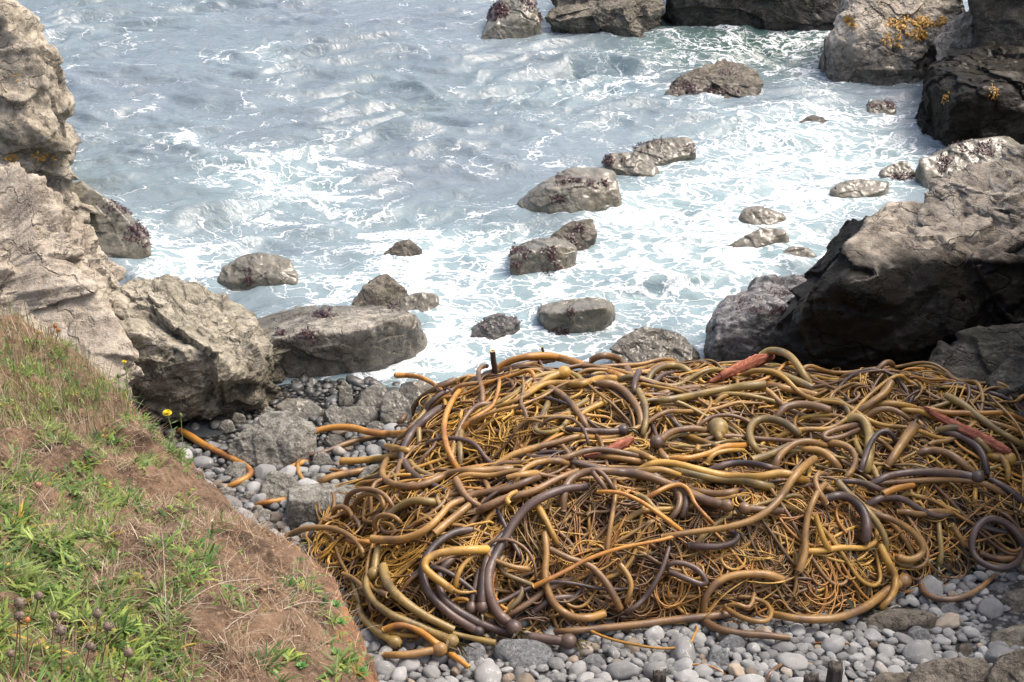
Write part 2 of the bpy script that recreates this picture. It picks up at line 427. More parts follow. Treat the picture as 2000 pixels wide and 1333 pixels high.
def growth(rk, ells, mat, name='seaweed', size=.03, dens=500, seed=0, up=.35, label=None):
    """ragged weed growing on part of a rock: many small fronds, one mesh"""
    ob, V, U = next(r for r in ROCKS if r[0] is rk)
    vx, vy = proj(V); r3 = np.random.default_rng(500 + seed)
    me = ob.data; N = np.zeros(len(V) * 3, np.float32); me.vertices.foreach_get('normal', N); N = N.reshape(-1, 3)
    front = ((CAM - V) * N).sum(1) > 0
    for (ex, ey, rx, ry, n) in ells:
        m = MB(); w = np.exp(-(((vx - ex) / rx) ** 2 + ((vy - ey) / ry) ** 2) * 1.3) * (pn(V * 9 + 3.3) > -.12)
        w = np.where(front & (w > .2), w, 0)
        if w.sum() == 0: continue
        for i in r3.choice(len(V), int(n * 1.9), p=w / w.sum()):
            p = V[i] + r3.normal(size=3) * .012; nn = N[i]
            a = r3.normal(size=3); a -= nn * (a @ nn); a /= np.linalg.norm(a); b = np.cross(nn, a)
            L = size * r3.uniform(.35, 1.0); w_ = L * r3.uniform(.12, .34)
            q0 = p - nn * .004; q1 = p + a * L * .5 + nn * L * up * r3.uniform(.3, 1.2); q2 = p + a * L + nn * L * up * r3.uniform(-.2, 1) - np.array([0, 0, L * .2])
            VV = np.array([q0 - b * w_ * .5, q0 + b * w_ * .5, q1 + b * w_, q1 - b * w_, q2 + b * w_ * .5, q2 - b * w_ * .5])
            m.add(VV, [[[0, 1, 2, 3], [3, 2, 4, 5]]], tint=np.full(3, r3.uniform(.5, 1.4)))
        o = m.build(name, mat, parent=ob, smooth=False)
        if label and n > 200: o['label'] = label
def weed_mat(name, c1, c2, rough=.4):
    t = NT(name); co = t.coord('World')
    c = t.mix(t.noise(co, 14, 5), c1, c2); c = t.mix(1, c, t.attr('tint', 'Color'), 'MULTIPLY')
    m = t.out(c, rough, None, .5); return m
RED = weed_mat('dark_red_seaweed', (.028, .010, .012), (.07, .028, .024), .35)
ORANGE = weed_mat('orange_weed', (.30, .14, .015), (.42, .24, .03), .55)

M_TAN = rock_mat('tan_sandstone', (.44, .385, .305), (.255, .215, .165), dark_z=-1, vein=.15, white=.35, scale=1.0, crack=.3)
M_CLIFF = rock_mat('brown_cliff_stone', (.40, .355, .28), (.20, .17, .125), dark_z=.18, wet_shade_w=.2, wet_shade_mul=.6, vein=.08, scale=1.2, algae=.2, crack=.35)
M_GREY = rock_mat('grey_boulder_stone', (.40, .37, .31), (.21, .19, .15), dark_z=.25, wet_shade_w=.07, wet_shade_mul=.42, vein=.25, algae=.35, scale=1.3)
M_OLIVE = rock_mat('olive_ledge_stone', (.42, .375, .29), (.17, .155, .115), dark_z=.36, wet_shade_w=.16, wet_shade_mul=.5, gloss=.08, vein=.5, algae=.3, scale=1.1, white=.2, strata=(.3, .2, 2.2))  # low zone paints the layered boulder's overhang shade into its colour
M_SEA = rock_mat('wet_surf_rock', (.23, .215, .175), (.125, .115, .085), dark_z=.9, wet_shade_w=.3, wet_shade_mul=.72, gloss=.75, bk=.4, vein=.12, algae=.25, scale=1.8, crack=.45)
M_BARN = rock_mat('barnacled_rock', (.27, .24, .19), (.12, .105, .08), dark_z=.10, wet_shade_w=.08, wet_shade_mul=.45, gloss=.3, vein=.1, algae=.3, scale=3.0, crack=.6)
M_DARK = rock_mat('shaded_tide_rock', (.50, .43, .335), (.27, .23, .175), dark_z=1.09, wet_shade_w=.05, wet_shade_mul=.035, vein=.12, scale=1.0, crack=.7, gloss=.12)  # low zone blackened: tide-darkened stone plus deep shade painted into the colour
M_OVER = rock_mat('shaded_overhang_rock', (.36, .32, .25), (.18, .155, .12), dark_z=.72, wet_shade_w=.12, wet_shade_mul=.07, vein=.12, scale=1.0, crack=.7, gloss=.12)  # near-black low zone: shade under the overhang put into the colour
M_PIT = rock_mat('pitted_boulder_stone', (.42, .37, .30), (.22, .19, .145), dark_z=.30, wet_shade_w=.1, wet_shade_mul=.35, vein=.2, scale=1.1, pits=True, white=.4)
M_SHADE = rock_mat('dark_cove_rock', (.085, .077, .062), (.036, .033, .026), dark_z=.6, wet_shade_w=.4, wet_shade_mul=.5, vein=.15, scale=1.0, algae=.4, crack=.7, gloss=.15)  # dark base colour carries the shade of the ledge, stack and right-edge rocks
M_STRIPE = rock_mat('banded_rock', (.36, .345, .33), (.09, .09, .088), dark_z=.2, wet_shade_w=.2, wet_shade_mul=.55, vein=.3, scale=2.0, strata=(.5, .3, 4))

# --- left side
rock('tall weathered tan cliff on the left edge with knobbly stacked lumps', [(-330, -60), (0, 22), (16, 34), (55, 70), (70, 95), (84, 112), (76, 140), (88, 158), (126, 196), (130, 240), (131, 282), (158, 330), (166, 372), (120, 420), (-330, 520)],
     M_CLIFF, 'cliff', 'sea_cliff', depth=2.2, y0=9.6, top_t=.3, res=8, drop=False, soft=40, facets=6, strata=(.8, .5, 3.2), amp=1.2, rug=1.15, ra=(.8, .8, .9),
     extra=np.array([[-5.5, 9.6, -.4], [-3.55, 9.9, -.4], [-3.6, 11, -.4], [-5.5, 12, -.4]]))
CLIFF = ROCKS[-1][0]
growth(CLIFF, [(60, 308, 50, 9, 420), (110, 320, 20, 8, 60), (30, 150, 10, 5, 10)], ORANGE, 'rockweed', .035, label='patch of orange weed on a ledge')
r = rock('smooth wet slab at the cliff foot with dark weed at its seaward tip', [(95, 380), (160, 352), (196, 385), (232, 408), (256, 430), (292, 468), (300, 490), (245, 503), (180, 506), (130, 480), (90, 440)],
     M_SEA, depth=1.0, top_t=.35, res=7, soft=26, amp=.7)
growth(r, [(268, 465, 26, 26, 520), (225, 405, 35, 18, 220)], RED, size=.035)
rock('broad pale tan outcrop above the grassy bank with crumbling ribs', [(-400, 300), (0, 300), (60, 345), (130, 415), (168, 470), (186, 520), (214, 575), (226, 640), (224, 690), (200, 730), (120, 760), (-400, 760)],
     M_TAN, 'outcrop', 'rock_outcrop', depth=1.6, y0=6.9, top_t=.75, res=8, drop=False, soft=40, strata=(1.6, -1.0, 2.6), amp=1.0, facets=8, rug=1.0, ra=(.6, 1, 1.5),
     extra=np.array([[-5, 6.8, -.2], [-2.35, 7.1, -.2], [-2.6, 8.3, -.2], [-5, 8.6, -.2]]))
rock('thin tan spur of rock jutting out behind the pale outcrop', [(150, 500), (182, 496), (216, 510), (249, 530), (243, 545), (205, 562), (160, 590)], M_TAN, depth=.5, y0=8.3, res=6, drop=False)
rock('big layered grey boulder beside the grassy bank with tan scalloped crown', [(212, 560), (250, 548), (291, 553), (322, 566), (350, 558), (371, 563), (456, 612), (505, 652), (526, 676), (522, 702), (505, 722), (484, 738), (470, 766), (420, 790), (398, 815), (350, 832), (290, 830), (235, 780), (205, 715)],
     M_OLIVE, 'boulder', 'boulder', depth=1.15, y0=7.15, top_t=.95, res=8, drop=False, soft=36, strata=(1.2, -.6, 5.5), amp=1.1, rug=.55, ra=(.7, 1, 1.8), ridge=[(240, 640, .12), (330, 665, .1), (430, 690, .12), (480, 705, .2)],
     extra=np.array([[-2.1, 7.6, -.1], [-1.5, 7.6, -.1], [-1.4, 8.4, -.1]]))
r = rock('long flat topped grey slab between the layered boulder and the surf', [(488, 632), (596, 599), (700, 593), (772, 599), (818, 624), (838, 676), (825, 704), (772, 726), (702, 750), (650, 758), (596, 771), (525, 760), (487, 742)],
     M_GREY, 'boulder', 'boulder', depth=1.0, y0=7.9, res=8, top_t=.97, soft=75, drop=False, ridge=[(520, 664, .08), (578, 658, .06), (700, 642, .06), (737, 628, .1), (804, 614, .3)], facets=5, amp=.5, rug=.14, chip=.014,
     extra=np.array([[-1.4, 8.2, -.3], [-.55, 8.3, -.3], [-.6, 9.0, -.3], [-1.5, 9.0, -.3]]))
growth(r, [(632, 617, 22, 6, 160), (600, 652, 16, 4, 40), (545, 655, 10, 4, 30), (780, 602, 20, 6, 40)], RED, size=.035, seed=1)

# --- rocks standing in the surf
r = rock('rounded wet grey boulder alone in the surf left of centre', [(421, 548), (435, 523), (473, 502), (508, 497), (543, 508), (568, 507), (576, 527), (584, 555), (520, 561), (449, 561)], M_SEA, res=7, depth=.5, ridge=[(450, 545, .03), (530, 540, .05)])
growth(r, [(487, 540, 5, 10, 30)], RED, size=.03, seed=2)
rock('peaked rough rock just behind the flat slab with a low tail to the right', [(690, 592), (710, 566), (734, 542), (755, 539), (783, 559), (800, 575), (820, 600), (800, 622), (700, 620)], M_BARN, res=7, depth=.55, drop=True)
rock('low tail of wet rock running out beside the peaked rock', [(775, 585), (818, 572), (856, 577), (858, 590), (838, 618), (790, 625)], M_SEA, res=6, depth=.4)
rock('dark half submerged stone awash with white water in mid surf', [(752, 495), (775, 475), (800, 470), (822, 490), (800, 503)], M_BARN, res=6, depth=.35)
r = rock('tall blocky wet boulder with a dark weedy front in the middle surf', [(996, 496), (1022, 476), (1070, 462), (1098, 468), (1125, 485), (1104, 528), (1070, 541), (1018, 545), (997, 522)], M_SEA, res=7, depth=.55, top_t=.9,
         ridge=[(998, 503, .05), (1027, 493, .1), (1072, 484, .18), (1100, 476, .4)], soft=44)
growth(r, [(1015, 505, 16, 25, 220), (1075, 520, 12, 20, 100), (1080, 490, 14, 10, 50)], RED, size=.03, seed=3)
r = rock('knobbly weed dotted rock leaning on the back of the blocky boulder', [(1075, 462), (1118, 437), (1156, 431), (1162, 456), (1140, 482), (1112, 492)], M_BARN, res=6, depth=.4)
growth(r, [(1130, 460, 20, 18, 130)], RED, size=.028, seed=4)
r = rock('large wedge shaped wet boulder with scattered red weed on its crown', [(1014, 396), (1035, 376), (1070, 353), (1116, 333), (1158, 328), (1197, 333), (1206, 350), (1213, 389), (1204, 404), (1130, 415), (1070, 414), (1028, 409)], M_SEA, res=7, depth=.85, top_t=.95,
         ridge=[(1070, 371, .1), (1110, 372, .1), (1151, 364, .12), (1203, 352, .3)], soft=44)
growth(r, [(1100, 353, 22, 10, 160), (1140, 358, 25, 9, 120), (1178, 365, 8, 10, 60), (1090, 388, 14, 5, 40), (1200, 395, 8, 10, 30)], RED, size=.03, seed=5)
r = rock('long low boulder with a red weed fringe in the white water', [(1228, 310), (1246, 284), (1298, 271), (1337, 269), (1352, 280), (1359, 299), (1300, 316), (1260, 322)], M_SEA, res=7, depth=.6)
growth(r, [(1250, 290, 22, 8, 160), (1345, 290, 14, 10, 70), (1280, 277, 20, 6, 60)], RED, size=.03, seed=6)
r = rock('blunt wet stone with dark weed butting against the long low boulder', [(1180, 312), (1197, 300), (1235, 303), (1275, 318), (1286, 335), (1276, 346), (1228, 337), (1190, 326)], M_SEA, res=6, depth=.4)
growth(r, [(1198, 312, 20, 11, 220)], RED, size=.03, seed=7)
r = rock('barnacled mound of rock far out with waves washing its flanks', [(1296, 188), (1321, 161), (1363, 137), (1412, 122), (1447, 130), (1475, 153), (1490, 174), (1475, 188), (1405, 197), (1346, 194)], M_BARN, res=7, depth=.9, amp=1.2)
growth(r, [(1340, 165, 30, 12, 200), (1420, 143, 15, 6, 60), (1380, 180, 60, 8, 150)], RED, size=.035, seed=8)
r = rock('weedy ledge at the top edge sloping left into the water', [(941, 72), (956, 50), (967, 14), (990, -25), (1035, -30), (1050, 18), (1056, 44), (1035, 62), (986, 81)], M_SEA, res=7, depth=.9, ridge=[(968, 48, .1), (1020, 32, .15)])
growth(r, [(960, 22, 32, 16, 500), (1030, 8, 20, 12, 160), (1052, 30, 6, 16, 60)], RED, size=.045, seed=9)
rock('big angular brown boulder at the top edge with an olive right face', [(1076, 44), (1079, 18), (1092, -40), (1180, -75), (1277, -45), (1296, 20), (1275, 50), (1225, 76), (1197, 70), (1140, 58), (1100, 52)], M_BARN, 'boulder', 'boulder', res=8, depth=1.4, ridge=[(1225, 10, .1), (1140, 30, .1)], amp=1.1, rug=.7)
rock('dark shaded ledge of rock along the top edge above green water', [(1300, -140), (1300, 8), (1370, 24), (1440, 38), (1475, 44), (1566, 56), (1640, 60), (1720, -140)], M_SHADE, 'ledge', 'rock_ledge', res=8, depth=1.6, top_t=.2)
B15 = rock('huge rounded boulder at upper right with orange weed on its crown', [(1612, 93), (1624, 62), (1636, 22), (1665, -60), (1760, -85), (1855, -40), (1880, 28), (1850, 75), (1838, 116), (1815, 142), (1790, 173), (1741, 167), (1703, 165), (1650, 155), (1622, 140)],
     M_PIT, 'boulder', 'boulder', res=8, depth=1.6, ridge=[(1650, 30, .2), (1740, 60, .12), (1810, 70, .2)], amp=1.0, seed=3, rug=.45, chip=.025)
growth(B15, [(1780, 47, 45, 12, 480), (1840, 45, 12, 8, 90), (1800, 68, 28, 8, 110), (1664, 43, 14, 8, 70), (1740, 78, 30, 10, 30)], ORANGE, 'rockweed', .045, seed=10, label='orange weed on the crown')
rock('small sunlit shoulder of rock wedged between the huge boulder and the dark stack', [(1829, 75), (1862, 42), (1896, 24), (1930, 40), (1940, 150), (1860, 160), (1838, 116)], M_PIT, res=7, depth=.8, y0=13.6, drop=False, rug=.7)
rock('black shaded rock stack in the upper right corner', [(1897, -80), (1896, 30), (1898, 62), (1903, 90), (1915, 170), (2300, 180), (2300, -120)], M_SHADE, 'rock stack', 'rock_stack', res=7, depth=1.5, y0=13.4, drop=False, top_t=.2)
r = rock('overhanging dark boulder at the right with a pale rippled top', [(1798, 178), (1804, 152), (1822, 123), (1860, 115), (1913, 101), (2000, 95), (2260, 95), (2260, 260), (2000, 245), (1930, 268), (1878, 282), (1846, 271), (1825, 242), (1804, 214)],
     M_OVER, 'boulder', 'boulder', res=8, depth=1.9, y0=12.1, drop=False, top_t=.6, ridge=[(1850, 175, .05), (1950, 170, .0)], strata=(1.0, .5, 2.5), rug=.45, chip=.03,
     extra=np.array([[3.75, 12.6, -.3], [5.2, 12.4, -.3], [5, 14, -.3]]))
growth(r, [(1848, 190, 5, 12, 30), (1942, 180, 8, 12, 40)], ORANGE, 'rockweed', .03, seed=11)
r = rock('red weed covered rock under the overhanging boulder', [(1790, 335), (1797, 314), (1846, 290), (1896, 276), (1966, 263), (1990, 280), (2030, 320), (1950, 380), (1846, 366), (1801, 352)], M_SEA, res=7, depth=.8)
growth(r, [(1845, 320, 14, 22, 200), (1890, 290, 40, 12, 260), (1940, 290, 30, 14, 120)], RED, size=.03, seed=12)
rock('small domed stone with a dark weed collar near the right boulders', [(1692, 213), (1702, 200), (1724, 197), (1744, 204), (1750, 216), (1735, 229), (1705, 229)], M_GREY, res=6, depth=.35)
growth(ROCKS[-1][0], [(1735, 205, 16, 7, 160), (1700, 206, 8, 6, 30)], RED, size=.035, seed=13)
rock('low rock awash breaking the surface below the barnacled mound', [(1555, 243), (1575, 231), (1590, 227), (1615, 235), (1640, 246), (1600, 250)], M_BARN, res=6, depth=.4)
rock('smooth egg shaped wet stone, uppermost of the three near the striped rock', [(1440, 415), (1461, 401), (1496, 405), (1542, 421), (1535, 430), (1510, 442), (1468, 444)], M_SEA, res=6, depth=.4, amp=.6, soft=14)
rock('flat wet stone, middle one of the three near the striped rock', [(1414, 484), (1440, 468), (1489, 446), (1528, 448), (1539, 462), (1510, 480), (1458, 492)], M_SEA, res=6, depth=.45, amp=.7)
rock('low domed wet stone nearest the striped rock', [(1515, 502), (1538, 482), (1573, 481), (1599, 502), (1580, 513), (1538, 517)], M_SEA, res=6, depth=.35, amp=.6, soft=16)
rock('wave washed low stone under the pitted boulder edge', [(1620, 370), (1640, 357), (1690, 350), (1738, 355), (1730, 372), (1678, 386), (1640, 383)], M_SEA, res=6, depth=.4, amp=.6)
r = rock('humped stone with a weedy foot beside the red weed rock', [(1718, 335), (1745, 322), (1768, 316), (1790, 340), (1775, 350), (1735, 350)], M_SEA, res=6, depth=.4)
growth(r, [(1755, 345, 25, 6, 120)], RED, size=.03, seed=14)
r = rock('squared wet block in the surf just above the heap of kelp', [(1049, 606), (1062, 595), (1141, 584), (1183, 581), (1201, 598), (1201, 620), (1191, 641), (1141, 655), (1078, 657), (1067, 640)], M_SEA, res=7, depth=.5, top_t=.95,
         ridge=[(1064, 615, .02), (1105, 609, .05), (1177, 602, .08)], soft=44)
growth(r, [(1095, 650, 14, 6, 70), (1113, 612, 6, 10, 40), (1055, 605, 8, 5, 30)], RED, size=.025, seed=15)
r = rock('slanting striped stone with dark weed left of the squared block', [(914, 660), (930, 636), (955, 620), (986, 613), (1016, 628), (1003, 648), (965, 671), (935, 670)], M_STRIPE, res=6, depth=.35)
growth(r, [(1002, 624, 14, 6, 100), (940, 635, 10, 5, 40)], RED, size=.025, seed=16)
rock('smooth grey rock rising behind the top edge of the kelp heap', [(1193, 686), (1220, 659), (1260, 640), (1298, 643), (1334, 661), (1358, 685), (1370, 720), (1200, 730)], M_GREY, res=7, depth=.6, y0=7.9)
r = rock('banded black and grey rock with red weed left of the great boulder', [(1382, 640), (1402, 604), (1440, 573), (1482, 548), (1538, 541), (1590, 545), (1640, 600), (1620, 700), (1500, 725), (1447, 702), (1410, 690)], M_STRIPE, res=7, depth=.8, y0=7.95, ridge=[(1400, 640, .05), (1480, 610, .1), (1550, 590, .25)])
growth(r, [(1500, 605, 60, 8, 200), (1540, 575, 40, 10, 120), (1470, 590, 30, 8, 60)], RED, size=.022, seed=17)
# --- the great boulder at the right
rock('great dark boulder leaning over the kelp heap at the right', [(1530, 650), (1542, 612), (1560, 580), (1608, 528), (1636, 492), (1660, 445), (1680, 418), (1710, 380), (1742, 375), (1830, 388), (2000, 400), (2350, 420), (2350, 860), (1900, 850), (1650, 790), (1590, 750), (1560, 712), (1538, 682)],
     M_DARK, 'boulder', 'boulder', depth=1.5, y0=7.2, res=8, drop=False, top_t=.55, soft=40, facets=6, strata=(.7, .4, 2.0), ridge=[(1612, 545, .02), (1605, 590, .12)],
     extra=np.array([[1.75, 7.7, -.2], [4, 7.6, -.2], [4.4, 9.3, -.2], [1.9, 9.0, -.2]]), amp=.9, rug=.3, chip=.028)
rock('honeycombed pale crag above the great boulder at the right edge', [(1800, 430), (1822, 392), (1850, 345), (1905, 318), (1945, 296), (2010, 280), (2350, 250), (2350, 560), (2000, 520), (1880, 500)],
     M_PIT, 'crag', 'rock_crag', depth=1.2, y0=7.35, res=8, drop=False, soft=38, strata=(.9, .3, 2.4), amp=1.1, top_t=.9, rug=1.0)
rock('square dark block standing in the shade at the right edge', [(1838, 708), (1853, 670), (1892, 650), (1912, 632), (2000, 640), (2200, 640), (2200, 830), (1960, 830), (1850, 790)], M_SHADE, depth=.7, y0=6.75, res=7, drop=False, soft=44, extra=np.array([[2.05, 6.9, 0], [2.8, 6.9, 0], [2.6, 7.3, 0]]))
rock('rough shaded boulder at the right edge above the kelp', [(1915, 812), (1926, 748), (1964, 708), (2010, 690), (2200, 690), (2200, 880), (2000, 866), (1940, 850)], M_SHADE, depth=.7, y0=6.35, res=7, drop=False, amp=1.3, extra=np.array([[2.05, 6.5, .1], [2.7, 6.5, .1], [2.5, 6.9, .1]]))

# --- wet pocket of rocks under the left boulders
def pocket(label, pts, mat=None, **kw):
    kw.setdefault('rug', .05); kw.setdefault('chip', .012)
    P = np.array(pts, float); i = P[:, 1].argmax(); g = on_ground(P[i, 0], P[i, 1]); kw.setdefault('res', 6)
    return rock(label, pts, mat or M_GREY, base_z=float(g[2]) - .01, y0=float(g[1]), **kw)
M_WET = rock_mat('soaked_shore_rock', (.28, .265, .225), (.13, .12, .10), dark_z=.6, wet_shade_w=.3, wet_shade_mul=.62, bk=.5, gloss=.6, vein=.2, scale=2.6, algae=.3)
M_PALE = rock_mat('veined_shore_rock', (.31, .295, .25), (.17, .16, .135), dark_z=.03, wet_shade_w=.06, wet_shade_mul=.5, vein=.75, scale=2.6, algae=.1)
pocket('large veined grey rock in the middle of the wet shingle pocket', [(448, 882), (466, 845), (500, 820), (528, 806), (560, 806), (600, 820), (618, 838), (612, 880), (577, 912), (525, 918), (470, 897)], M_PALE, res=7, depth=.42, ridge=[(520, 860, .2), (585, 850, .2)])
pocket('round veined grey stone below the large veined rock', [(504, 955), (520, 925), (545, 914), (573, 925), (583, 947), (562, 968), (530, 986), (508, 978)], M_PALE, depth=.24, soft=16)
pocket('squared grey block with a kelp arch looped over it', [(555, 990), (562, 953), (600, 945), (662, 946), (710, 955), (790, 975), (790, 1015), (700, 1035), (613, 1036), (555, 1030)], M_PALE, depth=.4, res=7, top_t=.95, ridge=[(560, 975, .05), (640, 980, .08), (720, 985, .12)], soft=44)
pocket('brown wet shouldered rock under the flat slab', [(690, 795), (708, 762), (735, 749), (757, 756), (752, 795), (725, 808)], M_WET, depth=.3, soft=18)
pocket('grey green wet rock against the left end of the kelp heap', [(742, 815), (747, 767), (775, 758), (802, 785), (808, 820), (775, 838)], M_WET, depth=.3, soft=20)
pocket('flat wet slab lying before the brown shouldered rock', [(662, 805), (668, 795), (737, 795), (742, 816), (695, 830), (668, 825)], M_WET, depth=.2, soft=24)
pocket('smooth grey oval stone below the flat wet slab', [(708, 828), (725, 817), (755, 821), (762, 834), (735, 842), (714, 840)], M_WET, depth=.14, soft=10, amp=.4)
pocket('small upright pointed rock under the flat slab', [(660, 790), (665, 752), (674, 741), (686, 754), (689, 782), (675, 794)], M_WET, depth=.14)
pocket('ridged pale stone beside the large veined rock', [(634, 805), (645, 792), (662, 793), (676, 815), (673, 834), (648, 834)], M_PALE, depth=.16)
pocket('dark flat slab behind the large veined rock', [(540, 795), (560, 777), (600, 778), (632, 800), (615, 822), (570, 820)], M_WET, depth=.28)
pocket('olive black hollow rock beside the tide pool', [(388, 812), (405, 790), (437, 773), (470, 787), (490, 808), (460, 822), (405, 824)], M_SHADE, depth=.3)
pocket('dark rounded stone behind the wet shingle', [(503, 812), (520, 789), (538, 801), (530, 818)], M_WET, depth=.14, soft=14)
pocket('long wet boulder behind the kelp at the foot of the flat slab', [(770, 790), (785, 752), (822, 742), (846, 752), (850, 800), (800, 820)], M_WET, depth=.35)
pocket('mossy grey stone half under the left kelp stipes', [(694, 945), (712, 915), (750, 901), (775, 915), (760, 950), (720, 958)], M_PALE, depth=.28, soft=18)
pocket('grey boulder showing through the kelp by its front edge', [(1062, 1222), (1070, 1190), (1095, 1175), (1122, 1182), (1135, 1215), (1110, 1232)], M_PALE, depth=.25, soft=18)
for lab, px, py, w, h in [('flattish grey rock beside the elbow of the bent stipe', 470, 945, 46, 28), ('pale grey stone under the elbow of the bent stipe', 440, 965, 40, 30), ('grey stone left of the round veined stone', 488, 968, 34, 24),
                       ('pale rounded stone below the round veined stone', 512, 1004, 44, 26), ('grey stone behind the squared block on its left', 545, 968, 24, 18), ('wet dark stone beside the tide pool, the left one', 442, 832, 36, 28), ('wet dark stone beside the tide pool, the right one', 466, 818, 32, 30),
                       ('grey stone between the large veined rock and the hook of tan stipe', 630, 900, 44, 36), ('round wet stone above the large veined rock', 590, 800, 34, 26), ('grey rock behind the golden tangle', 655, 862, 46, 30), ('wet stone by the foot of the long slab', 480, 795, 30, 22),
                       ('pale stone at the lip of the bank below the squared block', 520, 1030, 44, 26), ('small grey stone beside the mossy stone', 625, 935, 40, 28)]:
    pocket(lab, [(px - w * .5, py), (px - w * .38, py - h * .42), (px - w * .05, py - h * .6), (px + w * .34, py - h * .45), (px + w * .5, py - h * .02), (px + w * .3, py + h * .38), (px - w * .15, py + h * .44)], M_WET if py < 830 else M_PALE, depth=w * .0021, soft=14)
pocket('stone among the small pale pebbles by the bent stipe', [(438, 925), (452, 905), (480, 905), (492, 922), (470, 938)], M_PALE, depth=.14)
# --- stones of the near shingle
M_COB = rock_mat('cobble_stone', (.31, .32, .32), (.19, .195, .195), dark_z=.02, wet_shade_w=.03, vein=.3, scale=5, crack=.15, algae=0)
M_BRN = rock_mat('brown_shore_rock', (.22, .19, .15), (.10, .085, .065), dark_z=-1, vein=.2, scale=2.5, algae=.2)
for lab, pts, mt, kw in [
    ('large pale oval cobble at the right of the shingle', [(1764, 1240), (1772, 1220), (1795, 1213), (1820, 1228), (1826, 1248), (1805, 1259), (1778, 1255)], M_COB, dict(depth=.14, soft=8, amp=.35)),
    ('broad pale angular cobble against the kelp bulbs', [(962, 1270), (975, 1252), (1030, 1247), (1078, 1262), (1088, 1285), (1080, 1306), (1020, 1305), (985, 1290)], M_COB, dict(depth=.25, soft=20, amp=.6)),
    ('pale pointed cobble in front of the broad angular one', [(990, 1290), (1005, 1278), (1030, 1264), (1038, 1290), (1020, 1313), (1000, 1310)], M_COB, dict(depth=.14, soft=12, amp=.5)),
    ('veined grey cobble beside the brown stone and kelp bulb', [(885, 1280), (905, 1258), (935, 1252), (952, 1268), (940, 1292), (905, 1296)], M_COB, dict(depth=.2, soft=14, amp=.5)),
    ('small brown stone between two grey cobbles', [(945, 1280), (958, 1264), (980, 1264), (992, 1280), (975, 1292), (955, 1290)], M_BRN, dict(depth=.12, soft=14, amp=.6)),
    ('rounded dark cobble in front of the shingle bulb', [(1128, 1292), (1145, 1276), (1175, 1276), (1190, 1292), (1175, 1312), (1145, 1312)], M_COB, dict(depth=.14, soft=9, amp=.4)),
    ('tilted grey cobble with a brown side near the bent twig', [(1377, 1290), (1385, 1262), (1405, 1256), (1425, 1272), (1426, 1300), (1405, 1309)], M_COB, dict(depth=.14, soft=12, amp=.5)),
    ('broad pale veined cobble below the brown cut stipe', [(1400, 1258), (1420, 1238), (1450, 1233), (1458, 1250), (1450, 1268), (1420, 1272)], M_COB, dict(depth=.16, soft=14, amp=.5)),
    ('long low ridge of grey stone at the right foot of the kelp', [(1676, 1224), (1700, 1200), (1750, 1187), (1800, 1192), (1832, 1200), (1820, 1212), (1750, 1222), (1690, 1234)], M_BRN, dict(depth=.2, soft=24)),
    ('green tinged flat rock at the right edge of the shingle', [(1925, 1262), (1940, 1232), (2010, 1220), (2100, 1230), (2100, 1270), (1960, 1275)], M_OLIVE, dict(depth=.3, soft=26)),
    ('big brown angular rock in the bottom right corner', [(1925, 1310), (1945, 1285), (1990, 1268), (2120, 1265), (2150, 1380), (1960, 1400), (1925, 1360)], M_BRN, dict(depth=.3, soft=34, res=7)),
    ('flat grey brown slab at the bottom edge left of the corner rock', [(1772, 1320), (1800, 1295), (1870, 1280), (1930, 1290), (1945, 1340), (1880, 1390), (1790, 1370)], M_BRN, dict(depth=.28, soft=34, res=7)),
    ('speckled slab at the bottom edge beside the dark post', [(1690, 1340), (1720, 1318), (1775, 1312), (1795, 1345), (1740, 1375)], M_BRN, dict(depth=.2, soft=28)),
    ('rough grey rock at the right edge below the kelp coil', [(1950, 1185), (1965, 1158), (2000, 1148), (2090, 1150), (2080, 1190), (1990, 1200)], M_BRN, dict(depth=.25, soft=26)),
    ('tan round cobble near the right slab', [(1868, 1275), (1872, 1255), (1890, 1250), (1905, 1262), (1900, 1280), (1880, 1284)], M_BRN, dict(depth=.12, soft=10, amp=.5)),
    ('white mottled cobble under the kelp at the right', [(1830, 1195), (1838, 1178), (1862, 1174), (1882, 1188), (1875, 1205), (1845, 1207)], M_COB, dict(depth=.14, soft=12, amp=.5)),
    ('long pale cobble at the right edge under the kelp coil', [(1920, 1152), (1930, 1136), (1965, 1132), (1976, 1145), (1960, 1160), (1930, 1160)], M_COB, dict(depth=.13, soft=10, amp=.4)),
    ('brown striped cobble under the front kelp edge', [(1618, 1228), (1630, 1214), (1652, 1216), (1657, 1232), (1640, 1240)], M_BRN, dict(depth=.1, soft=9, amp=.4)),
    ('rounded grey cobble right of the front coil of kelp', [(1510, 1228), (1522, 1214), (1542, 1217), (1545, 1232), (1528, 1242)], M_COB, dict(depth=.1, soft=9, amp=.4)),
]:
    pocket(lab, pts, mt, cat='stone', name='stone', **kw)
rock('tall dark unseen cove wall past the right edge, shaped to shade the beach', [(2520, 300), (2450, -350), (2750, -800), (3300, -950), (3300, 900), (2450, 1000), (2420, 700)], M_SHADE, 'cliff', 'sea_cliff',  # out of the camera's view; height set to shade the right of the heap
     drop=False, y0=4.6, depth=4.5, res=6, amp=.8, top_t=.5, soft=30)

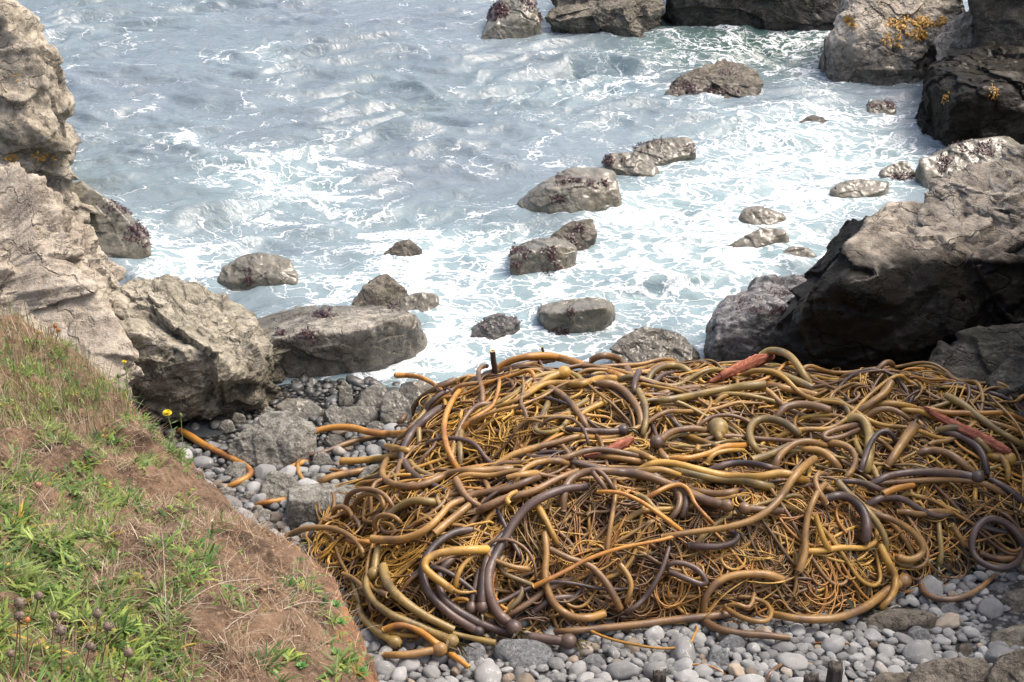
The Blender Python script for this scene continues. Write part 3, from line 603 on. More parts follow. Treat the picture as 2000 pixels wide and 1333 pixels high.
# ---------------------------------------------------------------- sea
wx = np.arange(-8.5, 8.51, .025); wy = np.arange(6.6, 20.01, .027)
WX, WY = np.meshgrid(wx, wy); shp = WX.shape
q = np.stack([WX.ravel(), WY.ravel(), np.zeros(WX.size)], 1)
wp_ = q + np.stack([fbm(q * .55 + 4, 3), fbm(q * .55 + 14, 3), np.zeros(len(q))], 1) * .38
r5 = np.random.default_rng(11); hgt = np.zeros(len(q))
for lam, a, nw, spread in ((3.4, .042, 4, .22), (1.7, .040, 7, .34), (.85, .026, 9, .42), (.42, .0078, 10, .5), (.22, .0016, 10, .55)):
    for k in range(nw):
        th = -math.pi / 2 + .22 + r5.normal() * spread; L = lam * r5.uniform(.7, 1.35)
        ph = (wp_[:, 0] * math.cos(th) + wp_[:, 1] * math.sin(th)) * 2 * math.pi / L + r5.uniform(0, 6.28)
        s_ = np.sin(ph); hgt += a * r5.uniform(.5, 1.1) * (1.25 * (1 - np.abs(s_)) ** 1.15 - .45 if lam < 2.5 else s_)
hgt *= .75 + .45 * fbm(q * .4 + 30, 2)
# white water: density blobs where the photograph shows them, (px, py, rx, ry, amount)
FB = [(1500, 330, 210, 90, .62), (1420, 440, 190, 90, .6), (1620, 260, 160, 50, .5), (1250, 560, 230, 75, .5), (1010, 470, 140, 40, .45), (1330, 500, 140, 70, .5), (900, 650, 150, 60, .5),
      (960, 560, 190, 60, .4), (640, 420, 260, 70, .26), (450, 480, 160, 50, .3), (850, 480, 160, 50, .5), (620, 560, 150, 40, .4), (1480, 80, 160, 40, .55), (1400, 30, 90, 25, .4),
      (1570, 150, 110, 40, .42), (360, 275, 70, 22, .3), (640, 190, 80, 18, .25), (700, 215, 60, 14, .22), (150, 125, 70, 12, .3), (500, 330, 200, 60, .22), (1180, 130, 130, 60, .3), (1650, 340, 120, 50, .5),
      (1420, 640, 70, 60, .6), (350, 520, 80, 40, .5), (1560, 420, 90, 60, .45), (1050, 250, 140, 60, .2), (560, 360, 120, 30, .25), (1250, 420, 90, 50, .45), (880, 700, 60, 60, .55), (1130, 680, 120, 25, .45)]
vx, vy = proj(q); dens = np.full(len(q), .24)
for (a, b, c, d, e) in FB: dens += e * np.exp(-((vx - a) / c) ** 2 - ((vy - b) / d) ** 2)
# froth and shoaling round every stone that meets the water
kd_pts = np.concatenate(ROCK_WATER); kd = kdtree.KDTree(len(kd_pts))
for i, p in enumerate(kd_pts): kd.insert((p[0], p[1], 0), i)
kd.balance()
cxs = np.arange(-8.6, 8.7, .1); cys = np.arange(6.5, 20.2, .1)
DG = np.array([[kd.find((x, y, 0))[2] for x in cxs] for y in cys])
fx = (q[:, 0] - cxs[0]) / .1; fy = (q[:, 1] - cys[0]) / .1; i = fx.astype(int); j = fy.astype(int); u = fx - i; v = fy - j
RD = DG[j, i] * (1 - u) * (1 - v) + DG[j, i + 1] * u * (1 - v) + DG[j + 1, i] * (1 - u) * v + DG[j + 1, i + 1] * u * v
dens += .34 * np.exp(-(RD / .15) ** 2) * (.6 + .8 * pn(q * 1.7 + 8)) * sstep(19, 8, q[:, 1])
wash = np.exp(-(RD / .10) ** 2) * (.008 + .035 * np.clip(fbm(q * 3.1 + 50, 3) + .1, 0, 1))
calm = .35 + .65 * sstep(0.02, .5, RD)
shore = sstep(7.2, 9.5, q[:, 1]); edge = sstep(8.5, 7.6, np.abs(q[:, 0])) * sstep(20, 18.6, q[:, 1])
hgt = hgt * calm * (.3 + .7 * shore) * edge + wash * sstep(7.8, 8.2, q[:, 1]) + .012 * np.clip(dens, 0, 1) * fbm(q * 5, 3) * edge
dens = dens * .74 + .17 * fbm(q * .9 + 77, 4)
near_dark = np.exp(-((vx - 1480) / 260) ** 2 - ((vy - 75) / 70) ** 2)     # deeper green water under the ledge
# no water over the shingle and heap behind the shoreline: the sheet just runs under the beach
hgt = hgt - .10 * sstep(7.75, 7.3, q[:, 1] + .15 * pn(q * 2))
t = NT('sea_water'); wpz = t.coord('World'); D = t.attr('foam'); dk = t.attr('deep')
flat = t.n('Mapping'); t.l(wpz, flat.inputs[0]); flat.inputs['Scale'].default_value = (.85, 1.15, 0); fl = flat.outputs[0]
w1 = t.vmath('ADD', fl, t.vmath('SCALE', t.vmath('SUBTRACT', t.noise(fl, .9, 5, .6, out='Color'), (.5, .5, .5)), 1.5))
w2 = t.vmath('ADD', w1, t.vmath('SCALE', t.vmath('SUBTRACT', t.noise(fl, 5, 6, .65, out='Color'), (.5, .5, .5)), .30))
e1 = t.voro(w2, 1.9, 'DISTANCE_TO_EDGE'); e2 = t.voro(w2, 5.2, 'DISTANCE_TO_EDGE'); nn = t.noise(w2, 2.3, 10, .66); n9 = t.noise(w1, 16, 6, .65)
D2 = t.math('MULTIPLY', D, D)
lace1 = t.map(e1, 0.0, t.math('MULTIPLY_ADD', D, .12, .004), 1, 0)
lace2 = t.map(e2, 0.0, t.math('MULTIPLY_ADD', D, .14, -.008), 1, 0)
lace = t.math('MAXIMUM', lace1, t.math('MULTIPLY', lace2, t.map(D, .2, .6, .35, 1)))
lace = t.math('MULTIPLY', lace, t.map(nn, t.math('MULTIPLY_ADD', D, -.45, .58), t.math('MULTIPLY_ADD', D, -.45, .72)))
patch = t.map(t.math('ADD', nn, t.math('MULTIPLY', t.math('SUBTRACT', n9, .5), .25)), t.math('MULTIPLY_ADD', D, -.26, .80), t.math('MULTIPLY_ADD', D, -.26, .90))
foam = t.math('MAXIMUM', lace, patch, clamp=True)
foam = t.math('MULTIPLY', foam, t.map(n9, .25, .5, .55, 1))
deep = t.mix(t.map(D, .1, .75), (.125, .175, .182), (.20, .285, .29))
deep = t.mix(t.noise(fl, .35, 3), deep, t.mix(t.map(D, .1, .75), (.15, .17, .205), (.215, .28, .30)))
deep = t.mix(dk, deep, (.045, .085, .075))
col = t.mix(foam, deep, (.70, .72, .73))
rip = t.noise(t.coord('World', (1, 1.6, 1)), 7, 5, .5, .6); rip2 = t.noise(t.coord('World', (1, 2.2, 1)), 38, 4, .6, .3)
b = t.bump(t.math('ADD', rip, t.math('MULTIPLY', rip2, .12)), .5, .045)
b = t.bump(foam, .35, .02, b)
t.b.inputs['IOR'].default_value = 1.36
SEA = t.out(col, t.map(foam, 0, .6, .16, .75), b, .5)
nx_, ny_ = len(wx), len(wy)
V = np.stack([q[:, 0], q[:, 1], hgt], 1)
# outer sheet to the horizon, joined to the border of the fine one
X0, X1, Y1 = wx[0], wx[-1], wy[-1]; n0 = len(V)
ov = np.array([[X0, wy[0], 0], [X1, wy[0], 0], [X0, Y1, 0], [X1, Y1, 0], [-3000, wy[0], 0], [3000, wy[0], 0], [-3000, Y1, 0], [3000, Y1, 0], [-3000, 5000, 0], [3000, 5000, 0], [X0, 5000, 0], [X1, 5000, 0]])
of = np.array([[4, 0, 2, 6], [1, 5, 7, 3], [6, 2, 10, 8], [2, 3, 11, 10], [3, 7, 9, 11]]) + n0
V = np.vstack([V, ov])
tag(obj('sea', V, [grid_faces(ny_, nx_), of], SEA, base=np.zeros(3), attr=dict(foam=np.concatenate([np.clip(dens, 0, 1.1), np.full(12, .2)]), deep=np.concatenate([near_dark, np.zeros(12)]))),
    'pale grey green sea laced with white foam among the rocks', kind='structure')
# tide pool in the wet pocket
t = NT('pool_water'); c_ = t.coord('World')
POOL = t.out((.035, .04, .042), .05, t.bump(t.noise(c_, 26, 4), .35, .02), .5)
pp = on_z(np.array([352, 372, 410, 440, 446, 432, 400, 370, 345]), np.array([850, 818, 798, 806, 830, 850, 868, 875, 868]), .075)
pc = pp.mean(0); V = np.vstack([pp, pc]); k = len(pp)
tag(obj('tide_pool', V, [[[a, (a + 1) % k, k] for a in range(k)]], POOL), 'small dark tide pool between the grassy bank and the wet stones', kind='structure')
# ---------------------------------------------------------------- kelp
def kelp_mat(name, c1, c2, dark, tint=False):
    t = NT(name); co = t.coord('World'); oi = t.n('ObjectInfo').outputs['Random']
    off = t.vmath('ADD', co, t.vmath('SCALE', (1, 1, 1), t.math('MULTIPLY', oi, 9)))
    n1 = t.noise(off, 2.4, 4, .6); n2 = t.noise(off, 24, 6, .65); n3 = t.noise(off, 120, 3, .6)
    c = t.mix(t.map(t.math('ADD', n1, t.math('MULTIPLY', t.math('SUBTRACT', n2, .5), .35)), .34, .64), c1, c2)
    n4 = t.noise(off, 5, 5, .6)
    c = t.mix(t.map(n4, .47, .63, 0, .85), c, dark)
    c = t.mix(t.map(n2, .54, .70, 0, .6), c, dark)
    c = t.mix(t.map(n2, .42, .3, 0, .35), c, tuple(min(1, x * 1.35) for x in c2))
    c = t.mix(t.map(n3, .66, .74, 0, .7), c, tuple(x * .4 for x in dark))
    if tint: c = t.mix(1, c, t.attr('tint', 'Color'), 'MULTIPLY')
    else: c = t.mix(1, c, t.mix(oi, (.78, .76, .72), (1.15, 1.12, 1.05)), 'MULTIPLY')
    m = t.out(c, t.map(n2, .3, .7, .36, .6), t.bump(t.math('ADD', n2, t.math('MULTIPLY', n3, .3)), .25, .008), .5, coat=.12)
    return m
KM = {'y': kelp_mat('yellow_kelp', (.31, .18, .035), (.43, .25, .05), (.17, .09, .025)),
      't': kelp_mat('tan_kelp', (.22, .125, .04), (.33, .185, .052), (.13, .07, .035)),
      'o': kelp_mat('orange_kelp', (.36, .165, .028), (.44, .21, .038), (.19, .075, .02)),
      'b': kelp_mat('brown_kelp', (.135, .078, .040), (.23, .13, .05), (.075, .045, .034)),
      'd': kelp_mat('dark_kelp', (.060, .039, .034), (.11, .07, .054), (.032, .022, .022)),
      'g': kelp_mat('olive_kelp', (.20, .14, .045), (.29, .20, .06), (.10, .07, .034))}
t = NT('kelp_cut_end'); PALE = t.out(t.mix(t.noise(t.coord('World'), 60, 3), (.45, .28, .07), (.62, .44, .16)), .5)
FROND = weed_mat('torn_kelp_frond', (.030, .022, .012), (.10, .075, .025), .4)
STRAND = kelp_mat('kelp_strand', (.34, .18, .04), (.44, .245, .06), (.16, .078, .024), tint=True)
HEAP = 'stipes of the kelp heap'
def bulb_mesh(c, d, r):
    U, T = ico(4); d = d / np.linalg.norm(d); a = np.cross(d, [0, 0, 1.0]); a /= max(np.linalg.norm(a), 1e-6); b = np.cross(d, a)
    lz = U[:, 2]; rad = np.where(lz < 0, 1 - .42 * (-lz) ** 2.0, 1)
    return c + (U[:, :1] * a + U[:, 1:2] * b) * (r * rad)[:, None] + d * (lz * r * np.where(lz < 0, 1.45, 1.02))[:, None], T
def frond_tuft(parent, c, d, r, n=10, seed=0):
    r6 = np.random.default_rng(900 + seed); m = MB(); d = d / np.linalg.norm(d)
    for k in range(n):
        v = d + r6.normal(size=3) * .55; v /= np.linalg.norm(v); L = r * r6.uniform(1.2, 2.6)
        s = np.linspace(0, 1, 6)[:, None]
        P = c + v * s * L + np.array([0, 0, -1.0]) * s ** 2 * L * .6 + r6.normal(size=3) * s * L * .2
        w = np.cross(v, r6.normal(size=3)); w /= np.linalg.norm(w); ww = r * r6.uniform(.12, .3) * (1 - .7 * s) * (1 + .3 * np.sin(s * 14 + k))
        V = np.concatenate([P - w * ww, P + w * ww]); i = np.arange(5)
        m.add(V, [np.stack([i, i + 1, i + 7, i + 6], 1)], tint=np.full(3, r6.uniform(.5, 1.5)))
    m.build('fronds', FROND, parent=parent, smooth=False)
_hero = 0
def stipe_obj(name, V, Q, T, K, nn, kind):
    inner = (T >= nn).sum(1) == 3 if len(T) else np.zeros(0, bool)
    o = obj(name, V, [Q, T[~inner]], KM[kind])
    if len(K):
        obj('cut_end', V, [K, T[inner]], [PALE, KM['d']], parent=o, midx=np.concatenate([np.zeros(len(K)), np.ones(inner.sum())]))
    return o
def stipe(kind, rp, label, pts, lift=.03, cut='', bulb=None, arch=0.0, tuft=True, group=HEAP, name='kelp_stipe'):
    """a stipe whose course over the heap follows photo pixels; rp = radius in photo pixels at start and end"""
    global _hero; _hero += 1
    pts = np.array(pts, float)
    if bulb: pts = np.vstack([pts, [bulb[:2]]]) if len(bulb) == 3 else pts
    L = np.linalg.norm(np.diff(pts, axis=0), axis=1).sum(); n = int(max(14, L / 5))
    P2 = catmull(pts, n); s = np.linspace(0, 1, n)
    h = lift + .0006 * (_hero % 25) + arch * np.sin(np.pi * s)
    if 'a' not in cut: h = h - .05 * sstep(.10, 0, s)
    if 'z' not in cut and not bulb: h = h - .05 * sstep(.90, 1, s)
    Y = on_heap(P2[:, 0], P2[:, 1], h); Y = smooth1(Y, 5)
    C = on_y(P2[:, 0], P2[:, 1], Y); dep = (C - CAM) @ FWD
    r0, r1 = (rp if isinstance(rp, tuple) else ((rp * .82, rp * 1.06) if (bulb or _hero % 2) else (rp * 1.06, rp * .76))); rr = (r0 + (r1 - r0) * s) * dep / F
    rr = rr * (1 + .035 * np.sin(s * L / 23 + _hero)) * .90
    if bulb: rr = rr * (1 - .22 * sstep(.93, 1, s))
    C = np.stack([smooth1(C[:, k], 2) for k in range(3)], 1)
    V, Q, T, K = tube(C, rr, 10, 'a' in cut, 'z' in cut)
    mi = np.concatenate([np.zeros(len(Q)), np.full(len(T), 1 if cut else 0), np.ones(len(K))])
    if cut: # dark hollow inside the cut, pale rim
        mi = np.concatenate([np.zeros(len(Q)), np.array([2 if (f.min() >= n * 10 or (f >= n * 10).sum() == 3) else 0 for f in T]), np.ones(len(K))])
    o = stipe_obj(name, V, Q, T, K, n * 10, kind)
    tag(o, label, 'kelp', group)
    if bulb:
        d = C[-1] - C[-5]; br = bulb[2] * 1.08 * dep[-1] / F
        V, T = bulb_mesh(C[-1], d, br); V = V + .03 * br * pn(V * 40)[:, None] * (V - C[-1]) / br
        obj('bulb', V, [T], KM[kind if kind != 'o' else 'b'], parent=o)
        if tuft: frond_tuft(o, C[-1] + d / np.linalg.norm(d) * br * .9, d, br, 11, _hero)
    return o
S = stipe
# upper hump
S('y', (4, 9), 'yellow stipe sweeping up to the right across the upper hump from a thin tip', [(951, 801), (987, 790), (1025, 775), (1050, 757), (1070, 749), (1100, 749), (1137, 750), (1170, 740), (1205, 740)], .075)
S('y', (5, 10), 'fat yellow stipe ending in a smooth amber bulb on the upper hump', [(1010, 782), (1045, 757), (1062, 744), (1085, 733)], .06, bulb=(1104, 727, 12), tuft=False)
S('o', 9, 'long amber stipe lying along the top edge of the heap', [(970, 722), (987, 710), (1020, 699), (1062, 695), (1100, 701), (1150, 717), (1200, 732), (1240, 748)], .05)
S('d', (7, 6), 'dark maroon cut stub standing upright on the top left of the heap', [(968, 735), (966, 718), (963, 700), (962, 684)], .03, 'z')
S('b', 3, 'thin brown stub poking up from the top edge of the heap', [(1067, 712), (1063, 695), (1058, 677)], .02, 'z')
S('d', 10, 'thick dark purple stipe curving round the left shoulder of the heap', [(862, 798), (830, 820), (807, 842), (792, 867), (784, 892), (786, 915)], .06)
S('t', 9, 'long tan stipe looping under the hanging strands of the upper hump', [(770, 888), (752, 905), (747, 930), (765, 945), (800, 951), (832, 945), (875, 927), (912, 920), (962, 919), (1030, 916)], .06)
S('d', (8, 7), 'dark brown stipe bowed down the left shoulder to a torn cut end', [(784, 880), (795, 912), (820, 935), (850, 950), (876, 962)], .04, 'z')
S('g', 7, 'olive stipe lying inside the bowed dark one at the left shoulder', [(800, 900), (812, 915), (832, 926), (862, 938)], .035)
S('b', 6, 'brown stipe bent in a narrow arc at the left shoulder', [(775, 950), (778, 915), (790, 885), (812, 870)], .04)
S('o', 7, 'orange tan stipe hanging in a bow down the face of the upper hump', [(905, 755), (888, 775), (873, 805), (867, 835), (872, 870), (885, 900), (897, 925)], .075)
S('g', 8, 'straight olive stipe hanging down the face of the upper hump', [(902, 825), (899, 860), (899, 895), (898, 920)], .05)
S('y', 7, 'yellow olive stipe between the two hanging ones', [(893, 850), (884, 880), (880, 905)], .045)
S('b', 6, 'brown stipe arched over the face of the upper hump', [(962, 791), (942, 789), (922, 800), (905, 822), (892, 852), (878, 888)], .055)
S('b', 6, 'brown stipe hooked over the crest at the upper left', [(955, 715), (938, 717), (934, 728), (937, 745), (943, 765), (942, 790)], .07)
S('b', 8, 'brown stipe bending down to the right from the amber bulb', [(1068, 755), (1082, 762), (1102, 775), (1125, 800), (1142, 826), (1152, 848)], .06)
S('d', 7, 'straight dark stipe with a black bulb and dark fronds in mid hump', [(1105, 838), (1140, 841), (1180, 843), (1205, 842)], .075, bulb=(1219, 840, 10))
S('g', 6, 'olive stipe bent in a shallow bowl on the upper hump', [(1052, 825), (1044, 838), (1060, 846), (1087, 842), (1105, 827), (1114, 803)], .05)
S('b', 4, 'slender brown stipe arched over the dark bulbed one', [(1055, 832), (1070, 820), (1092, 815), (1120, 820), (1142, 842), (1150, 872)], .09)
S('b', 6, 'short brown stub with a pale cut end sticking up in the middle', [(1122, 922), (1120, 905), (1112, 887), (1097, 869)], .05, 'z')
S('g', 8, 'olive stipe half buried below the amber bulb', [(1050, 840), (1065, 800), (1085, 765)], .03)
S('g', 8, 'olive stipe slanting beside the bent brown one', [(1090, 822), (1125, 795), (1150, 780)], .03)
S('y', 6, 'short yellow stipe pointing down left on the upper hump', [(1110, 828), (1150, 800), (1185, 785)], .04)
S('b', 7, 'dull brown stipe along the crest behind the amber one', [(975, 726), (1010, 716), (1050, 708), (1085, 703)], .03)
S('b', 6, 'brown stipe running right below the crest', [(945, 742), (990, 735), (1035, 728), (1080, 722)], .04)
S('d', 7, 'dark stipe crossing flat below the crest', [(955, 758), (1000, 752), (1050, 742)], .03)
S('y', 4, 'pale yellow spike at the left of the upper hump', [(868, 800), (870, 788), (866, 777)], .05, 'z')
# left end in the shingle
S('o', (7, 8), 'amber stipe arching over wet stones to a cut end at the left', [(587, 864), (600, 850), (625, 840), (655, 835), (690, 836), (725, 845), (775, 848), (808, 842)], .05, 'a', arch=.05)
S('b', 6, 'brown stipe with a cut end reaching left behind the golden tangle', [(594, 889), (625, 886), (675, 867), (725, 853), (787, 845)], .04, 'a')
S('t', 5, 'tan stipe curled like a hook beside the round veined stone', [(598, 943), (585, 928), (581, 908), (588, 893), (612, 886)], .03, 'a')
S('o', 6, 'short amber stipe behind the round veined stone', [(555, 918), (580, 908), (605, 898)], .02)
S('o', 8, 'amber stipe bent in an elbow on the pebbles by the grassy bank', [(350, 842), (372, 853), (400, 870), (450, 895), (480, 911), (491, 922), (484, 932), (465, 942), (436, 956)], .03)
S('o', (5, 7), 'tapered amber stipe end left of the squared block', [(492, 986), (525, 981), (560, 976)], .02, '')
S('y', 8, 'golden stipe with a hollow cut end above the mossy stone', [(662, 901), (700, 900), (760, 893), (800, 885)], .05, 'a')
S('y', 8, 'stubby golden stipe with an open end at the left shoulder', [(753, 872), (775, 876), (800, 882)], .08, 'a')
S('t', 8, 'tan stipe slanting up behind the squared block', [(618, 948), (645, 932), (690, 923), (730, 915)], .03)
S('o', 4, 'thin orange stipe end by the mossy stone', [(642, 917), (675, 921), (705, 921)], .03, 'a')
S('b', 6, 'brown stipe standing in a tall loop over the squared block', [(678, 1008), (676, 985), (681, 968), (700, 957), (725, 956), (750, 966), (765, 985), (772, 1005)], .03, arch=.10)
S('t', 6, 'tan stipe in the smaller loop inside the tall one', [(698, 1008), (692, 990), (700, 973), (720, 964), (740, 970), (750, 990), (752, 1005)], .03, arch=.07)
S('o', 6, 'amber stipe lying on wet stones under the flat slab', [(770, 733), (800, 734), (826, 739), (852, 754), (870, 770)], .05)
S('b', 7, 'brown stipe coming down from the crest at the far left', [(802, 822), (806, 800), (820, 780), (850, 760), (890, 742)], .04)
S('b', 7, 'brown stipe slanting to the wet stones at the far left', [(778, 830), (792, 812), (810, 798)], .04)
S('d', 3, 'small dark loop at the left shoulder', [(765, 845), (775, 832), (795, 832), (808, 840)], .05)
S('t', 6, 'tan curl at the left edge beside the loops', [(650, 1010), (652, 995), (668, 989), (685, 1000), (690, 1020)], .04, arch=.03)
S('b', 5, 'brown curl behind the left golden tangle', [(660, 1015), (680, 1002), (700, 1020), (703, 1040)], .03)
# lower left
S('t', 7, 'tan stipe arching round the golden tangle at the lower left', [(557, 1050), (592, 1034), (638, 1031), (673, 1041), (700, 1062), (712, 1090)], .06)
S('o', 6, 'golden stipe running into the left golden tangle', [(676, 1054), (700, 1058), (730, 1060)], .06)
S('t', 9, 'tan stipe swinging in a shallow S along the left of the heap', [(724, 1053), (750, 1055), (790, 1053), (830, 1036), (858, 1010), (880, 986), (916, 974)], .08, 'a')
S('g', 9, 'pale olive stipe lying up from the loops at the left', [(742, 1025), (760, 1005), (785, 988), (812, 978), (850, 982)], .05)
S('t', 6, 'tan stipe coiled in a small loop at the left', [(738, 1040), (730, 1022), (740, 1008), (756, 1006), (775, 1012), (785, 1025)], .07, arch=.03)
S('t', 9, 'tan stipe with an open cut end pointing down in the left middle', [(930, 975), (900, 1000), (875, 1020), (847, 1044)], .07, 'z')
S('g', 9, 'thick olive stipe hanging down to a bulb at the lower left', [(745, 1050), (738, 1075), (733, 1100)], .06, bulb=(730, 1124, 12))
S('g', (7, 11), 'thick olive stipe sweeping down right to a bulb by the veined cobble', [(728, 1112), (717, 1128), (716, 1148), (732, 1176), (767, 1203), (823, 1225), (862, 1243)], .07, bulb=(884, 1254, 13))
S('g', 11, 'thick olive stipe cut off square at its right end', [(748, 1105), (752, 1125), (762, 1148), (790, 1176), (832, 1204), (888, 1231)], .08, 'z')
S('g', 9, 'olive stipe bowed along the bank to a bulb with dark fronds', [(700, 1180), (704, 1200), (718, 1218), (740, 1236), (758, 1247)], .05, bulb=(773, 1256, 13))
S('t', 9, 'lowest tan stipe on the pebbles ending in a bulb', [(748, 1280), (795, 1279), (835, 1273)], .06, bulb=(862, 1268, 13))
S('o', 8, 'orange stipe arched over the lower left group of olive ones', [(748, 1231), (765, 1224), (790, 1221), (822, 1235), (850, 1256), (866, 1266)], .09)
S('o', 7, 'orange stipe end running out onto the pebbles from a bulb', [(876, 1275), (895, 1288), (918, 1305)], .05, 'z')
S('g', 7, 'olive stipe lying on the front edge between two bulbs', [(862, 1230), (905, 1243), (970, 1257)], .05, 'z')
S('y', 7, 'yellow olive stipe under the lower left group', [(720, 1217), (770, 1238), (820, 1243)], .03)
S('t', 6, 'tan stipe hanging from the left golden tangle', [(668, 1120), (690, 1130), (715, 1155), (728, 1195)], .06)
S('g', 7, 'short wide olive stipe beside the hollow stub', [(690, 1130), (696, 1160), (705, 1190)], .04)
S('b', 7, 'short hollow stub lying among the lower left stipes', [(740, 1155), (750, 1160), (759, 1163)], .08, 'z')
# dark group
S('d', 10, 'dark brown stipe bowed left of the yellow bent one to a bulb', [(925, 1034), (890, 1040), (862, 1055), (838, 1080), (825, 1112), (836, 1156), (876, 1197), (914, 1222)], .06, bulb=(936, 1235, 11))
S('d', 11, 'long dark brown stipe along the front edge to a bulb on the pebbles', [(890, 1085), (862, 1115), (858, 1145), (870, 1174), (905, 1201), (953, 1224), (998, 1238), (1050, 1246), (1092, 1252)], .055, bulb=(1113, 1253, 14))
S('d', 11, 'great dark purple stipe arching down to a heavy bulb at the front edge', [(1150, 950), (1097, 957), (1041, 982), (1007, 1017), (981, 1062), (957, 1110), (955, 1155), (971, 1196), (992, 1215)], .10, bulb=(1005, 1228, 15))
S('d', 10, 'dark stipe beside the great one ending in a bulb part way down', [(985, 1040), (956, 1080), (944, 1130), (941, 1170)], .085, bulb=(941, 1187, 11))
S('d', 7, 'shorter dark stipe with a dull bulb behind the dark group', [(935, 1110), (928, 1150), (922, 1175)], .05, bulb=(920, 1190, 11))
S('y', (10, 8), 'bright yellow stipe bent in a V with a white torn tip', [(955, 1074), (910, 1075), (862, 1080), (834, 1093), (829, 1108), (845, 1125), (870, 1143), (888, 1157)], .13)
S('y', (5, 2), 'pale torn tip of the bent yellow stipe', [(884, 1153), (896, 1157), (910, 1158), (932, 1155)], .13)
S('y', 6, 'slim yellow stipe swinging down behind the bent yellow one', [(955, 1065), (935, 1078), (908, 1100), (895, 1122), (888, 1150)], .10)
S('b', 4, 'slender brown stipe looped over the dark group', [(952, 1080), (956, 1063), (972, 1055), (1000, 1056), (1028, 1074), (1043, 1100), (1047, 1134)], .11, arch=.02)
S('t', 6, 'tan stipe looping under the slender brown one', [(950, 1070), (958, 1090), (985, 1102), (1008, 1109), (1040, 1112)], .11)
S('g', 6, 'olive stipe swinging round inside the dark group', [(985, 1085), (975, 1100), (985, 1120), (1020, 1135), (1050, 1147)], .08)
S('g', 6, 'olive stipe ending in a curve by the grey boulder', [(1010, 1130), (1020, 1150), (1012, 1172), (985, 1197)], .07)
S('o', 5, 'amber loop at the front beside the great dark stipe', [(990, 1090), (965, 1120), (962, 1155), (980, 1185), (1005, 1195)], .07)
S('t', 9, 'tan stipe hanging down then bending right along the front edge', [(1063, 1036), (1067, 1080), (1065, 1130), (1080, 1177), (1115, 1204), (1150, 1207), (1182, 1198)], .10)
S('y', 8, 'short yellow tan stipe slanting down in the middle', [(1050, 988), (1072, 1028), (1090, 1066)], .09)
S('b', 8, 'brown stipe slanting from the front boulder up to the middle', [(985, 1205), (1030, 1180), (1070, 1150), (1120, 1128)], .05)
S('d', 8, 'dull dark stipe low behind the grey boulder', [(1040, 1195), (1080, 1170), (1130, 1165)], .04)
# middle
S('b', 10, 'long brown stipe arched in the middle and running right to a bulb', [(1100, 1000), (1101, 970), (1108, 945), (1128, 928), (1163, 920), (1215, 923), (1262, 930), (1305, 946), (1362, 972), (1405, 985)], .10, bulb=(1422, 989, 12))
S('b', 6, 'narrow brown loop hung over the long arched stipe', [(1186, 962), (1172, 940), (1158, 924), (1157, 917), (1170, 920), (1188, 938), (1203, 962)], .125)
S('b', 9, 'maroon brown stipe lying straight along the front edge', [(1075, 1236), (1146, 1230), (1250, 1220), (1300, 1213), (1370, 1206), (1432, 1199)], .05)
S('b', 9, 'brown cut stipe on the pebbles at the front centre', [(1376, 1213), (1395, 1226), (1440, 1237), (1493, 1241), (1545, 1247)], .05, 'z')
S('t', 10, 'thick tan stipe curving along the front right edge to a bulb', [(1500, 1198), (1563, 1209), (1630, 1208), (1685, 1189), (1722, 1163), (1752, 1142)], .07, bulb=(1768, 1134, 13), tuft=False)
S('y', 9, 'yellow olive stipe swinging down to the front right edge', [(1717, 1062), (1732, 1094), (1748, 1125), (1745, 1160), (1720, 1190)], .10)
S('t', 9, 'tan stipe bowed up from the front edge in the middle', [(1374, 1200), (1378, 1168), (1402, 1137), (1440, 1123), (1493, 1122), (1530, 1133)], .09)
S('t', 6, 'yellow tan coil tied in a knot at the front edge', [(1416, 1182), (1427, 1195), (1447, 1206), (1475, 1214), (1498, 1213), (1507, 1200), (1498, 1180), (1468, 1168), (1440, 1166)], .09, arch=.02)
S('t', 5, 'short bent stipe across the knotted coil', [(1473, 1155), (1470, 1175), (1462, 1188), (1440, 1180), (1420, 1184)], .12, 'a')
S('d', 8.5, 'dark brown stipe coiled in an upright ring at the right edge', [(1990, 1080), (1996, 1062), (1985, 1040), (1960, 1020), (1930, 1014), (1908, 1030), (1898, 1060), (1905, 1088), (1930, 1106), (1960, 1110), (1988, 1098), (1998, 1070)], .06, arch=.05)
S('b', 8, 'brown stipe slanting through the upright ring', [(1910, 1078), (1940, 1090), (1970, 1092), (2000, 1080)], .04)
S('b', 7, 'brown olive stipe bowed over the pebbles at the right', [(1798, 1140), (1805, 1157), (1825, 1168), (1861, 1171), (1900, 1158), (1925, 1140), (1945, 1122)], .04)
S('d', 7, 'dark purple stipe folded in a flat loop in the front middle', [(1297, 1112), (1312, 1100), (1340, 1102), (1365, 1115), (1380, 1136), (1370, 1142), (1340, 1130), (1305, 1116)], .12)
S('t', (6, 9), 'long tan stipe rising diagonally across the right middle to a dark tip', [(1290, 1049), (1350, 1040), (1420, 1030), (1478, 1012), (1518, 980), (1548, 936), (1570, 912), (1592, 896)], .13)
S('t', 8, 'tan stipe hanging down with an open end in the right middle', [(1612, 945), (1597, 962), (1580, 1000), (1573, 1040), (1572, 1080), (1560, 1118)], .11, 'z')
S('b', 7, 'brown stipe hooked over the crest of the right middle', [(1614, 985), (1600, 962), (1592, 938), (1598, 925), (1615, 927)], .11)
S('d', 11, 'thick dark purple stipe hooked like a crook at the right middle', [(1612, 975), (1640, 968), (1665, 976), (1684, 996), (1693, 1025), (1690, 1058)], .12)
S('g', 9, 'olive tan stipe bowed down beside the dark crook', [(1634, 940), (1652, 960), (1680, 985), (1708, 1015), (1728, 1050), (1730, 1080)], .11)
